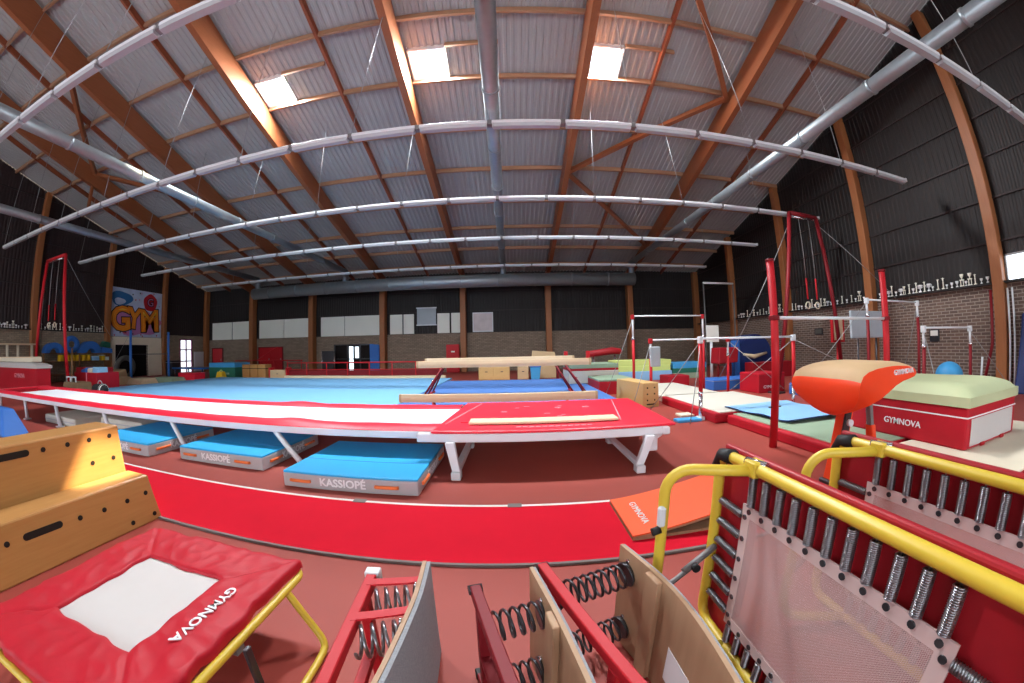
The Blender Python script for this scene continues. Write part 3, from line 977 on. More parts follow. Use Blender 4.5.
# pads: a ring of soft vinyl around the bed with folds
def ring_pts(hx, hy, n, z, wob=0., ph=0., sk=0.):
    P = []
    for k in range(4 * n):
        s_, f = divmod(k, n)
        f = f / n
        cs = [(-1, -1), (1, -1), (1, 1), (-1, 1)]
        a, b = cs[s_], cs[(s_ + 1) % 4]
        u, v = a[0] + (b[0] - a[0]) * f, a[1] + (b[1] - a[1]) * f
        P.append((cx + u * hx, cy + v * hy, z + wob * (math.sin(k * .9 + ph) + .6 * math.sin(k * 2.3 + ph * 2))))
    return P
from mathutils import noise
prof_ = [(.305, -.004), (.307, .010), (.315, .017), (.335, .018), (.36, .019), (.38, .02), (.40, .020), (.42, .021), (.44, .021), (.46, .021), (.48, .021), (.50, .021), (.52, .021), (.54, .021), (.56, .020), (.58, .019), (.595, .018), (.612, .012), (.617, -.006), (.618, -.04)]
NS = 56
V = []
for h_, dz in prof_:
    row_ = []
    for x, y, z in ring_pts(h_, h_ * .985, NS, TZ + dz):
        n_ = noise.noise(Vector((x * 6, y * 6, 1.3))) * .013 - abs(noise.noise(Vector((x * 9 + y * 4, y * 9 - x * 3, 4.7)))) ** .6 * .016 + .006
        diag = abs(abs(x - cx) - abs(y - cy))                      # mitred seams at the four corners
        n_ -= .010 * math.exp(-(diag / .02) ** 2)
        k_ = 0 if h_ < .32 else 1
        row_.append((x + (noise.noise(Vector((x * 8, y * 8, 9))) * .02 if h_ < .34 or h_ > .6 else 0), y + (noise.noise(Vector((x * 8, y * 8, 3))) * .02 if h_ < .34 or h_ > .6 else 0), z + n_ * k_))
    V.append(row_ + [row_[0]])
MB().grid(V).build('frame_pad', 'red_vinyl', t)
MB().box(cx - .33, cx + .33, cy - .325, cy + .325, TZ - .012, TZ - .004).build('bed', 'bed_white', t)
text('GYMNOVA', 'lettering', 'lettering_white', t, .073, (cx + .455, cy + .03, TZ + .033), (0, -1, 0), (1, 0, 0), .003, .0005, sx=1.15)
ZF = .345
fr = []
for (ux, uy) in ((1, 1), (-1, 1), (-1, -1), (1, -1)):
    a0 = {(1, 1): 0, (-1, 1): PI / 2, (-1, -1): PI, (1, -1): 1.5 * PI}[(ux, uy)]
    fr += arc((cx + ux * .545, cy + uy * .53, ZF), .085, a0, a0 + PI / 2, (1, 0, 0), (0, 1, 0), 5)
MB().tube(fr, .022, 10, closed=True).build('frame', 'yellow_paint', t)
for s in (1, -1):
    x = cx + s * .625
    ox = s * .2
    pth = [(x, cy + .42, ZF)] + [(x + ox * .55, cy + .42, ZF - .19)] + [(x + ox * .95, cy + .40, .05), (x + ox * 1.02, cy + .34, .022), (x + ox * 1.02, cy, .02), (x + ox * 1.02, cy - .34, .022), (x + ox * .95, cy - .4, .05), (x + ox * .55, cy - .42, ZF - .19), (x, cy - .42, ZF)]
    MB().tube(smooth(pth, 2), .020, 10).build('leg', 'yellow_paint', t)
    MB().box(x + ox * .3 - .012, x + ox * .3 + .012, cy - .02, cy + .02, .10, ZF - .01, .004, 1).build('brace', 'steel_dark', t)
    MB().box(x - .022, x + .022, cy - .03, cy + .03, ZF - .05, ZF - .01, .004, 1).build('brace_clamp', 'grey_metal', t)

def stand_tramp(label, loc, name='mini_trampoline'):
    """small trampoline standing on its edge: frame in the local YZ plane, pads on the far side (+x), legs folded out to -x"""
    t = thing(name, label, 'trampoline', (0, 0, 0), 'small trampolines standing on edge')
    Y0, Y1, Z0, Z1 = -.08, 1.355, .06, 1.05
    rr = .09
    pts = []
    for (uy, uz, a0) in ((Y1 - rr, Z1 - rr, 0), (Y0 + rr, Z1 - rr, PI / 2), (Y0 + rr, Z0 + rr, PI), (Y1 - rr, Z0 + rr, 1.5 * PI)):
        pts += arc((0, uy, uz), rr, a0, a0 + PI / 2, (0, 1, 0), (0, 0, 1), 5)
    MB().tube(pts, .028, 12, closed=True).build('frame', 'yellow_paint', t)
    # red pads hanging behind the springs
    b0 = (.13, 1.13, .19, .865)
    for (ya, yb, za, zb) in ((Y0 - .02, Y1 + .02, b0[3] - .03, Z1 + .035), (Y0 - .02, Y1 + .02, Z0 - .04, b0[2] + .03), (Y0 - .02, b0[0] + .03, b0[2], b0[3]), (b0[1] - .03, Y1 + .02, b0[2], b0[3])):
        MB().box(.035, .075, ya, yb, za, zb, .012).build('frame_pad', 'red_pad_dark', t)
    # bed
    MB().box(-.002, .002, b0[0] + .05, b0[1] - .05, b0[2] + .05, b0[3] - .05).build('bed', 'net', t)
    hm = MB()
    for (ya, yb, za, zb) in ((b0[0], b0[1], b0[3] - .055, b0[3]), (b0[0], b0[1], b0[2], b0[2] + .055), (b0[0], b0[0] + .055, b0[2] + .055, b0[3] - .055), (b0[1] - .055, b0[1], b0[2] + .055, b0[3] - .055)):
        hm.box(-.004, .004, ya, yb, za, zb)
    hem = hm.build('bed_hem', 'net_hem', t)
    N1, N2 = 11, 6
    sp = []
    first = {}
    def put(key, a, b, eye):
        if key not in first:
            o = spring(a, b, 'spring', t)
            e = MB().tube([(-.009, eye[0], eye[1]), (.009, eye[0], eye[1])], .013, 10).build('eyelet', 'steel_dark', t)
            first[key] = (o, e, Vector(a), Vector((0, eye[0], eye[1])))
        else:
            o, e, a0, e0 = first[key]
            c = o.copy(); C.objects.link(c); c.location = o.location + (Vector(a) - a0)
            c = e.copy(); C.objects.link(c); c.location = e.location + (Vector((0, eye[0], eye[1])) - e0)
    for k in range(N1):
        y = b0[0] + .05 + (b0[1] - b0[0] - .1) * k / (N1 - 1)
        put('t', (0, y, Z1 - .02), (0, y, b0[3] - .02), (y, b0[3] - .025))
        put('b', (0, y, Z0 + .02), (0, y, b0[2] + .02), (y, b0[2] + .025))
    for k in range(N2):
        z = b0[2] + .06 + (b0[3] - b0[2] - .12) * k / (N2 - 1)
        put('f', (0, Y1 - .02, z), (0, b0[1] - .02, z), (b0[1] - .025, z))
        put('n', (0, Y0 + .02, z), (0, b0[0] + .02, z), (b0[0] + .025, z))
    # folded legs: an upper and a lower U tube on the left side
    yl, ye = 1.08, 1.25
    L = .36
    up_ = Vector((-L, ye - yl, 0)).normalized()
    st = Vector((0, yl, Z1 - .012))
    MB().tube([st, st + up_ * .27] + arc(st + up_ * .27 - Vector((0, 0, .125)), .125, PI / 2, 0, up_, (0, 0, 1), 7)[1:] + [(-L, ye, .5)] + arc(Vector((0, yl, Z0)) + up_ * (Vector((-L, ye - yl, 0)).length - .125) + Vector((0, 0, .125)), .125, 0, -PI / 2, up_, (0, 0, 1), 7) + [(0, yl, Z0)], .026, 12).build('leg', 'yellow_paint', t)
    MB().box(-.034, .034, yl - .04, yl + .04, Z1 - .036, Z1 + .036, .006, 1).build('leg_clamp', 'yellow_paint', t)
    MB().tube([(-.01, yl + .05, Z1 + .02), (.02, yl - .06, Z1 + .02)], .02, 10).build('clamp_ring', 'chrome', t)
    MB().box(-L - .035, -L - .0, ye - .045, ye - .01, .76, .86, .008, 1).build('leg_plate', 'lamp_white', t)
    MB().tube([(-L - .02, ye - .03, .745), (-L - .06, ye - .03, .735)], .02, 10).build('knob', 'black_rubber', t)
    MB().tube([(-L, ye, .34), (-.15, ye + .03, .46)], .014, 8).tube([(-.2, ye + .025, .44), (0, Y1 - .03, .53)], .019, 8).build('brace', 'grey_metal', t)
    MB().tube([(-.15, ye + .01, .475), (-.15, ye - .02, .475)], .022, 10).build('brace_knob', 'black_rubber', t)
    MB().tube([(0, Y1 - .11, Z1 + .004), (0, Y1 - .02, Z1 - .012), (0, Y1 + .012, Z1 - .08)], .037, 10).build('corner_foam', 'black_rubber', t)
    for y in (.2, 1.12):
        MB().box(-.06, .06, y - .05, y + .05, 0, Z0 - .0, .01, 1).build('floor_block', 'black_rubber', t)
    t.location = loc
    return t
ta = stand_tramp('small trampoline standing on edge nearest the camera, net bed and yellow frame facing left', (1.04, .2, 0))
tb = dup(ta, (1.81, .12, 0), 0, 'small trampoline standing on edge behind the nearest one, next to the orange vault', 'small trampolines standing on edge')

# ------------------------------------------------------------------ springboards standing on their long side
def springboard(label, f0, f1, bp, red, straps, cleat, springs, end_block, carpet):
    t = thing('springboard', label, 'springboard', ((f0[0] + bp[0][0]) / 2, 1.0, 0), 'springboards standing on their sides')
    H = .6
    F0, F1 = Vector((f0[0], f0[1], 0)), Vector((f1[0], f1[1], 0))
    d = (F1 - F0).normalized()
    s = Vector((d.y, -d.x, 0)) * .023
    def bar(p, q, z0, z1, name='frame_rail', m_=red, wd=1.):
        MB().hexa([(p - s * wd) + Vector((0, 0, z0)), (p + s * wd) + Vector((0, 0, z0)), (q + s * wd) + Vector((0, 0, z0)), (q - s * wd) + Vector((0, 0, z0)),
                   (p - s * wd) + Vector((0, 0, z1)), (p + s * wd) + Vector((0, 0, z1)), (q + s * wd) + Vector((0, 0, z1)), (q - s * wd) + Vector((0, 0, z1))], .004, 1).build(name, m_, t)
    bar(F0, F1, .545, .595)
    bar(F0, F1, .0, .05)
    for f in (.1, .55):
        p = F0 + (F1 - F0) * f
        bar(p, p + d * .05, .05, .545, 'frame_cross')
    bar(F0 + d * .12, F1, .27, .31)
    bar(F0 - d * .03, F0 + d * .01, .0, .05, 'rubber_foot', 'black_rubber', 1.2)
    if end_block:
        bar(F0 - d * .05, F0 + d * .0, .535, .60, 'end_cap', 'lamp_white', 1.5)
    else:
        p = F0 + Vector((0, 0, .57))
        MB().tube([p - s.normalized() * .03, p + s.normalized() * .03], .022, 10).build('end_cap', 'steel_dark', t)
    # bent plywood deck and its carpet
    P = []
    n = 24
    pts = [Vector((a, b, 0)) for a, b in bp]
    def at(u):
        k = min(int(u * (len(pts) - 1)), len(pts) - 2)
        f = u * (len(pts) - 1) - k
        p0 = pts[max(k - 1, 0)]; p1 = pts[k]; p2 = pts[k + 1]; p3 = pts[min(k + 2, len(pts) - 1)]
        return .5 * ((2 * p1) + (p2 - p0) * f + (2 * p0 - 5 * p1 + 4 * p2 - p3) * f * f + (3 * p1 - p0 - 3 * p2 + p3) * f ** 3)
    C_ = [at(i / n) for i in range(n + 1)]
    N_ = []
    for i in range(n + 1):
        tt = (C_[min(i + 1, n)] - C_[max(i - 1, 0)]).normalized()
        N_.append(Vector((-tt.y, tt.x, 0)))
    def slab(o0, o1, z0, z1, name, m_):
        b = MB()
        A = [[C_[i] + N_[i] * o + Vector((0, 0, z)) for i in range(n + 1)] for o, z in ((o0, z0), (o0, z1), (o1, z1), (o1, z0))]
        b.grid(A, False, True)
        for e in (0, n):
            b.poly([A[k][e] for k in range(4)])
        return b.build(name, m_, t)
    slab(0, .018, 0, H, 'deck', 'ply')
    slab(.019, .019 + carpet, .004, H - .004, 'deck_carpet', 'carpet_grey')
    nearest = lambda q: min(range(n + 1), key=lambda i: (C_[i] - q).length)
    for u, z in springs:
        p = F0 + (F1 - F0) * u + Vector((0, 0, z)) - s
        i = nearest(F0 + (F1 - F0) * u + Vector((.25, .07, 0)))
        q = C_[i] + Vector((0, 0, z))
        MB().coil(p, q, .06, .0075, max(4, (q - p).length / .042), 6, 14).build('spring', 'steel_spring' if end_block else 'steel_dark', t)
        pl = MB().tube([q - N_[i] * .012, q], .062, 16).build('spring_plate', 'steel_dark', t)
        for a in (1, -1):
            MB().tube([q + Vector((0, 0, a * .075)) - N_[i] * .008, q + Vector((0, 0, a * .075))], .012, 8).build('bolt', 'chrome', pl)
    for u in straps:
        p = F0 + (F1 - F0) * u
        i = nearest(p + Vector((.2, .07, 0)))
        q = C_[i]
        e = d * .022
        Z = Vector((0, 0, 1))
        MB().hexa([p - e + Z * .588, p + e + Z * .588, q + e + Z * .588, q - e + Z * .588, p - e + Z * .597, p + e + Z * .597, q + e + Z * .597, q - e + Z * .597]).build('strap', 'red_paint', t)
    if cleat:
        i = nearest(F0 + (F1 - F0) * cleat + Vector((.3, 0, 0)))
        p = C_[i]
        tt = (C_[i + 1] - C_[i - 1]).normalized() * .05
        nn = -N_[i] * .028
        MB().hexa([p - tt, p + tt, p + tt + nn, p - tt + nn, p - tt + Vector((0, 0, .592)), p + tt + Vector((0, 0, .592)), p + tt + nn + Vector((0, 0, .592)), p - tt + nn + Vector((0, 0, .592))], .004, 1).build('cleat', 'ply', t)
    return t, C_, N_
springboard('springboard on its side with red straps and grey carpet, leftmost of the three', (-.66, 1.33), (-.56, .30), [(-.45, 1.46), (-.432, 1.24), (-.433, 1.05), (-.447, .78), (-.485, .35)], 'red_paint',
            (.06, .28), None, ((.12, .525), (.34, .525), (.12, .12), (.34, .12)), True, .018)
springboard('springboard on its side in the middle of the three, with dark red frame', (-.184, 1.30), (.10, .40), [(.052, 1.42), (.12, 1.16), (.165, .95), (.205, .7), (.22, .35)], 'red_paint_dark',
            (), .24, ((.15, .47), (.15, .12)), False, .010)
t3, C3, N3 = springboard('springboard on its side with bright red frame and wide plywood deck, rightmost of the three', (.112, 1.46), (.47, .42), [(.515, 1.56), (.60, 1.28), (.636, 1.03), (.63, .70), (.59, .36)], 'red_paint',
            (), .20, ((.10, .47), (.10, .12)), False, .010)
i = 10
p, q = C3[i], C3[i + 4]
MB().hexa([p - N3[i] * .002 + Vector((0, 0, .13)), q - N3[i] * .002 + Vector((0, 0, .13)), q - N3[i] * .004 + Vector((0, 0, .13)), p - N3[i] * .004 + Vector((0, 0, .13)),
           p - N3[i] * .002 + Vector((0, 0, .32)), q - N3[i] * .002 + Vector((0, 0, .32)), q - N3[i] * .004 + Vector((0, 0, .32)), p - N3[i] * .004 + Vector((0, 0, .32))]).build('sticker', 'lettering_white', t3, label='white sticker on the plywood')

# orange springboard on the runway
t = thing('springboard', 'orange springboard lying on the red runway in front of the vault', 'springboard', (1.6, 2.9, 0.02))
def deck(z_of, d0, d1, name, m_, x0=.93, x1=2.1):
    P = []
    for sgn, dz in ((0, d0), (0, d1)):
        P.append([])
    b = MB()
    n = 12
    top = [(x0 + (x1 - x0) * i / n) for i in range(n + 1)]
    ya, yb = 2.5, 3.22
    sk = .1
    def pt(x, y, dz):
        u = (x - x0) / (x1 - x0)
        return (x + sk * (y - ya) / (yb - ya) * 0, y, z_of(u) + dz)
    A = [[pt(x, ya, d0) for x in top], [pt(x, ya, d1) for x in top], [pt(x, yb, d1) for x in top], [pt(x, yb, d0) for x in top]]
    b.grid(A, False, True)
    for e in (0, n):
        b.poly([A[k][e] for k in range(4)])
    return b.build(name, m_, t)
zc = lambda u: .035 + .20 * u ** 1.25
deck(zc, 0, .018, 'deck', 'ply')
deck(zc, .019, .031, 'deck_cover', 'orange_board')
deck(lambda u: .02, 0, .025, 'base', 'ply')
for y in (2.62, 2.85, 3.08):
    for x in (1.75, 1.95):
        MB().coil((x, y, .045), (x, y, zc((x - .93) / 1.17)), .03, .006, 5, 5, 10).build('spring', 'steel_dark', t)
text('GYMNOVA', 'lettering', 'lettering_white', t, .085, (1.10, 2.86, zc(.145) + .034), (0, -1, -.0), (1, 0, .2), .002)

# ------------------------------------------------------------------ orange vault and the pit block behind it
t = thing('vault_table', 'orange tongue-shaped vault with beige top, behind the small trampolines', 'vault', (3.75, 2.92, 0))
VY0, VY1 = 2.44, 3.40
prof_top = [(3.27, 1.20), (3.31, 1.27), (3.40, 1.315), (3.55, 1.345), (3.75, 1.36), (3.95, 1.36), (4.15, 1.345), (4.28, 1.315), (4.335, 1.27)]
prof_bot = [(4.335, 1.27), (4.34, 1.235), (4.30, 1.205), (4.20, 1.185), (4.06, 1.165), (3.92, 1.12), (3.81, 1.05), (3.72, .97), (3.64, .89), (3.57, .825), (3.50, .788), (3.45, .782), (3.40, .80), (3.36, .84), (3.32, .90), (3.285, .97), (3.26, 1.05), (3.25, 1.11), (3.255, 1.16), (3.27, 1.20)]
def vgrid(prof, name, m_):
    P = []
    for x, z in prof:
        hw = (VY1 - VY0) / 2
        if z < 1.15 and x < 3.9:
            hw *= max(.12, math.sqrt(max(0., 1 - ((1.15 - z) / .372) ** 2.2)))
        rowp = []
        for j in range(17):
            v = -1 + 2 * j / 16
            e = abs(v) ** 6
            zz = z + (1.06 - z) * .16 * e if True else z
            rowp.append((x + (3.78 - x) * .04 * e, 2.92 + hw * v, zz))
        P.append(rowp)
    b = MB().grid(P)
    return b, P
bt, Pt = vgrid(prof_top, 't', '')
bt.build('top_cover', 'tan_top', t)
bb, Pb = vgrid(prof_bot, 'b', '')
loop = Pt + Pb[1:-1]
for j in (0, 16):
    L_ = [r_[j] for r_ in loop]
    L_ = L_[8:] + L_[:8]
    nl = len(L_)
    bb.grid([[L_[i], Vector(L_[i]).lerp(Vector(L_[(nl - i) % nl]), .5), L_[(nl - i) % nl]] for i in range(0, nl // 2 + 1)])
body = bb.build('body', 'orange_vinyl', t)
text('GYMNOVA', 'lettering', 'lettering_white', t, .078, (4.05, VY0 - .006, 1.245), (1, 0, .02), (0, 0, 1), .006, .001)
# legs and base
MB().hexa([(3.46, 2.84, .04), (3.56, 2.84, .04), (3.56, 3.0, .04), (3.46, 3.0, .04), (3.62, 2.84, .9), (3.74, 2.84, .9), (3.74, 3.0, .9), (3.62, 3.0, .9)], .012, 1).build('leg', 'orange_vinyl', t)
MB().hexa([(3.50, 2.81, .5), (3.60, 2.81, .5), (3.60, 2.84, .5), (3.50, 2.84, .5), (3.58, 2.81, .9), (3.66, 2.81, .9), (3.66, 2.84, .9), (3.58, 2.84, .9)]).build('leg_channel', 'steel_dark', t)
text('GYMNOVA', 'lettering', 'lettering_white', t, .075, (3.545, 2.834, .36), (.1, 0, .75), (-.75, 0, .1), .003, .002)
MB().tube([(3.60, 2.82, .70), (3.60, 2.77, .70)], .038, 14).build('knob', 'lamp_white', t)
MB().hexa([(4.14, 2.80, .04), (4.22, 2.80, .04), (4.22, 2.90, .04), (4.14, 2.90, .04), (4.02, 2.80, .62), (4.10, 2.80, .62), (4.10, 2.90, .62), (4.02, 2.90, .62)], .01, 1).build('leg', 'orange_vinyl', t)
MB().hexa([(4.03, 2.815, .60), (4.09, 2.815, .60), (4.09, 2.885, .60), (4.03, 2.885, .60), (3.93, 2.815, 1.12), (3.99, 2.815, 1.12), (3.99, 2.885, 1.12), (3.93, 2.885, 1.12)], .006, 1).build('leg_tube', 'grey_metal', t, label='grey metal upper leg tube')
MB().box(3.42, 4.3, 2.8, 3.02, 0, .05, .012, 1).build('base', 'steel_dark', t)

t = thing('landing_block', 'big red block mat with pale green top at the right, behind the vault', 'mat', (6.2, 3.2, .2))
BX0, BX1, BY0, BY1 = 5.4, 7.12, 2.30, 4.2
MB().box(BX0, BX1, BY0, BY1, .20, .74, .03).build('side_cover', 'red_vinyl', t)
MB().box(BX0 + .12, BX1 - .12, BY0 - .006, BY0 + .01, .24, .58).build('side_panel', 'bed_white', t, label='pale panel on the right face')
MB().box(BX0 - .004, BX1 + .004, BY0 - .006, BY1 + .004, .595, .612).build('piping', 'lettering_white', t)
def cushion(x0, x1, y0, y1, z0, z1, name, m_, par, sag=.05, n=18):
    P = []
    def h(u, v):
        e = (1 - abs(2 * u - 1) ** 5) * (1 - abs(2 * v - 1) ** 5)
        return z0 + (z1 - z0) * (.45 + .55 * e ** .5) + sag * .3 * math.sin(u * 9 + v * 4) * e - sag * .5 * math.exp(-((u - .5) ** 2 + (v - .5) ** 2) * 10)
    P = [[(x0 + (x1 - x0) * i / n, y0 + (y1 - y0) * j / n, h(i / n, j / n)) for j in range(n + 1)] for i in range(n + 1)]
    b = MB().grid(P)
    rim = [P[i][0] for i in range(n + 1)] + [P[n][j] for j in range(1, n + 1)] + [P[i][n] for i in range(n - 1, -1, -1)] + [P[0][j] for j in range(n - 1, 0, -1)]
    b.grid([rim + [rim[0]], [(x, y, z0) for x, y, z in rim] + [(rim[0][0], rim[0][1], z0)]])
    return b.build(name, m_, par)
cushion(BX0 - .03, BX1 + .03, BY0 - .03, BY1 + .03, .73, 1.01, 'top_cushion', 'pale_green', t)
text('GYMNOVA', 'lettering', 'lettering_white', t, .12, (BX0 - .006, 3.25, .42), (0, -1, 0), (0, 0, 1), .004, .001)
MB().tube([(BX0 - .01, 3.85, .2), (BX0 - .01, 3.85, .72)], .012, 6).build('zip', 'lettering_white', t)
for x in (5.9, 6.6):
    MB().box(x - .06, x + .06, BY0 - .03, BY0 - .005, .20, .25, .008, 1).build('buckle', 'red_paint', t)

# big pale mats on the right
def long_mat(label, x0, x1, y0, y1, h, top, side, cat='mat', inset=.12):
    t = thing('landing_mat', label, cat, ((x0 + x1) / 2, y0, 0), 'large landing mats on the right')
    MB().box(x0, x1, y0, y1, 0, h - .02, .03).build('side_cover', side, t)
    MB().box(x0 + inset, x1 - inset, y0 + .03, y1 - .03, h - .03, h, .01).build('top_cover', top, t)
    MB().box(x0 - .004, x1 + .004, y0 - .004, y1 + .004, h * .52, h * .56).build('seam', 'red_pad_dark', t)
    return t
long_mat('long pale-topped red mat under the uneven bars, right of the small vault box', 3.98, 6.35, 6.2, 8.85, .22, 'pale_mat', 'red_vinyl')
long_mat('pale-topped red mat behind the tall red post with a thin blue mat on it', 4.2, 6.6, 3.2, 6.12, .20, 'grey_green', 'red_vinyl')
long_mat('pale-topped red mat far under the high uneven bar', 4.1, 5.98, 9.0, 12.0, .2, 'pale_mat', 'pale_mat')
long_mat('cream mat with red border under the red block', 4.78, 8.3, 1.5, 3.12, .20, 'cream', 'red_vinyl', inset=.22)
t = thing('gym_mat', 'thin light blue mat lying loosely on the large pale mat', 'mat', (5.2, 5.7, .22))
n = 14
A, B_, C2, D = Vector((4.46, 6.6, 0)), Vector((4.6, 4.82, 0)), Vector((5.95, 4.72, 0)), Vector((6.2, 6.6, 0))
def cloth(z):
    return [[(A.lerp(D, i / n)).lerp(B_.lerp(C2, i / n), j / n) + Vector((0, 0, z + .02 * (1 + math.sin(j * .9 + i * .15)) * (.4 + .6 * (j / n)))) for j in range(n + 1)] for i in range(n + 1)]
MB().grid(cloth(.245)).build('top', 'light_blue', t)
P = cloth(.224)
MB().grid(P).grid([P[0], cloth(.245)[0]]).grid([[r_[-1] for r_ in P], [r_[-1] for r_ in cloth(.245)]]).grid([P[-1], cloth(.245)[-1]]).grid([[r_[0] for r_ in P], [r_[0] for r_ in cloth(.245)]]).build('underside', 'navy_mat', t, label='dark underside')
tag(MB().box(3.3, 3.85, 6.5, 6.75, 0, .06, .015).build('foam_block', 'sky_blue'), 'small flat blue block on the floor beside the foot of the bar post', 'block')
tag(MB().box(3.62, 3.95, 7.0, 7.3, 0, .05, .01).build('foam_block', 'cream'), 'small pale block on the floor at the mat edge', 'block')

# ------------------------------------------------------------------ bars
def bar_set(t, x0, x1, y, z, split, r=.03, base=True, red='red_paint', head='lamp_white'):
    for x in (x0, x1):
        MB().tube([(x, y, .0), (x, y, split)], r + .012, 10).build('upright', red, t)
        MB().tube([(x, y, split), (x, y, z - .03)], r, 10).build('inner_tube', 'lamp_white', t)
        MB().box(x - .05, x + .05, y - .05, y + .05, z - .1, z + .045, .012, 1).build('bar_head', head, t)
        MB().tube([(x, y, split - .03), (x, y, split + .05)], r + .022, 10).build('collar', 'chrome', t)
        if base:
            MB().box(x - .07, x + .07, y - .09, y + .09, 0, .08, .012, 1).build('foot', 'lamp_white', t)
    MB().tube([(x0, y, z), (x1, y, z)], .024, 10).build('bar', 'lamp_white', t)
def cables(t, lst):
    for a, b in lst:
        MB().tube([a, b], .009, 5).build('cable', 'wire', t)
t = thing('uneven_bars', 'red and white uneven bars standing behind the pale mats, beyond the small vault box', 'uneven bars', (4.9, 9.7, 0))
bar_set(t, 3.70, 6.14, 10.3, 2.50, 1.8, head='red_paint')
bar_set(t, 3.77, 6.26, 9.1, 1.73, 1.25, head='red_paint')
cables(t, [((3.7, 10.3, 2.4), (2.9, 10.7, .05)), ((6.14, 10.3, 2.4), (7.2, 11.8, .05)), ((3.77, 9.1, 1.66), (2.9, 8.2, .05)), ((6.26, 9.1, 1.66), (7.4, 8.0, .3))])
MB().box(3.72, 4.02, 8.98, 9.06, 1.0, 1.55, .03).build('post_pad', 'panel_grey', t, label='pale grey pad on the low post')
t = thing('horizontal_bar', 'white bar on two red posts standing in front of the uneven bars', 'bar', (5.2, 6.15, 0))
bar_set(t, 3.88, 6.44, 6.63, 1.70, .55, red='chrome')
for x in (3.88, 6.44):
    MB().tube([(x, 6.63, .55), (x, 6.63, 1.6)], .045, 10).build('upright_sleeve', 'red_paint', t)
cables(t, [((3.88, 6.63, 1.64), (3.3, 8.0, .03)), ((3.88, 6.63, 1.64), (3.4, 6.2, .03)), ((6.44, 6.63, 1.64), (8.2, 6.3, .9)), ((6.44, 6.63, 1.64), (6.0, 8.6, .3))])
t = thing('training_bar', 'low white training bar between two tall red posts right of the trampoline', 'bar', (5.3, 4.4, 0))
for x in (3.9, 6.72):
    MB().tube([(x, 4.4, 0), (x, 4.4, 2.8)], .06, 16).build('post', 'red_paint', t)
    MB().tube([(x, 4.4, 2.8), (x, 4.4, 2.84)], .066, 16).build('post_cap', 'red_paint_dark', t)
    MB().tube([(x - .12, 4.4, .62), (x + .12, 4.4, .62)], .012, 8).build('lock_pin', 'steel_dark', t)
    MB().box(x - .065, x + .065, 4.335, 4.465, 1.91, 1.99, .012, 1).build('bar_clamp', 'red_paint_dark', t)
MB().tube([(3.9, 4.4, 1.95), (6.72, 4.4, 1.95)], .026, 10).build('bar', 'lamp_white', t)
t = thing('uneven_bars', 'uneven bars nearest the right brick wall, dark red posts behind the vault', 'uneven bars', (10, 5.4, 0))
bar_set(t, 8.68, 11.12, 6.2, 2.55, 2.15, red='red_paint_dark')
bar_set(t, 8.83, 11.3, 4.8, 1.79, 1.38, red='red_paint_dark')
cables(t, [((8.68, 6.2, 2.5), (7.6, 7.9, .05)), ((11.12, 6.2, 2.5), (12.4, 7.6, .05)), ((8.83, 4.8, 1.7), (8.0, 3.9, .05)), ((11.3, 4.8, 1.7), (12.4, 4.0, .05))])
t = thing('high_bar', 'high bar on two blue posts by the left wall in front of the mural', 'bar', (-22, 15, 0))
for y in (13.72, 16.5):
    MB().tube([(-22, y, 0), (-22, y, 3.0)], .075, 12).build('post', 'blue_mat', t)
    MB().tube([(-22, y, 3.0), (-22, y, 3.03)], .08, 12).build('post_cap', 'steel_dark', t)
    MB().box(-22.2, -21.8, y - .2, y + .2, 0, .05, .01, 1).build('foot', 'steel_dark', t)
MB().tube([(-22, 13.72, 1.62), (-22, 16.5, 1.62)], .02, 8).build('bar', 'steel_dark', t)
cables(t, [((-22, 13.72, 2.9), (-22.6, 12.3, .05)), ((-22, 16.5, 2.9), (-23.0, 17.1, .05))])

# rings frames
def rings(label, p0, p1, b0, b1, guys, zr=2.9, red='red_paint'):
    t = thing('rings_frame', label, 'rings frame', ((b0[0] + b1[0]) / 2, (b0[1] + b1[1]) / 2, 0))
    p0, p1, b0, b1 = map(Vector, (p0, p1, b0, b1))
    for p, b in ((p0, b0), (p1, b1)):
        MB().tube([b, p], .07, 10).build('upright', red, t)
        MB().box(b.x - .2, b.x + .2, b.y - .2, b.y + .2, 0, .05, .01, 1).build('foot', 'steel_dark', t)
    MB().tube([p0, p1], .07, 10).build('top_beam', red, t)
    MB().tube([p0.lerp(p1, .15) - Vector((0, 0, .12)), p0.lerp(p1, .85) - Vector((0, 0, .12))], .04, 8).build('spreader', 'chrome', t)
    for f in (.32, .68):
        q = p0.lerp(p1, f)
        MB().tube([q, (q.x, q.y, zr + .9)], .012, 5).build('rope', 'wire', t)
        MB().tube([(q.x, q.y, zr + .9), (q.x, q.y, zr + .2)], .03, 6).build('strap', 'red_paint', t)
        MB().tube(arc((q.x, q.y, zr), .105, 0, 2 * PI * 23 / 24, (1, 0, 0), (0, 0, 1), 23), .022, 8, closed=True).build('ring', 'cream', t)
    for a, b in guys:
        MB().tube([a, b], .012, 5).build('guy_wire', 'wire', t)
    return t
rings('tall red rings frame near the left wall, two wooden rings hanging', (-20.85, 8.15, 5.85), (-18.75, 8.1, 5.85), (-22.3, 8.3, 0), (-18.15, 8.2, 0),
      [((-20.85, 8.15, 5.8), (-25.5, 9.8, .1)), ((-18.75, 8.1, 5.8), (-24.5, 14.0, 2.5))])
rings('dark red rings frame near the right wall with splayed legs and two hanging rings', (9.25, 9.15, 5.85), (10.62, 9.25, 5.85), (8.12, 9.1, 0), (11.5, 9.3, 0),
      [((10.62, 9.25, 5.6), (13.9, 8.2, 2.6)), ((9.25, 9.15, 5.6), (7.2, 11.2, .2))], 2.75, 'red_paint_dark')
t = thing('goal_frame', 'thin grey frame with high crossbar in the far right corner', 'frame', (12.6, 18, 0))
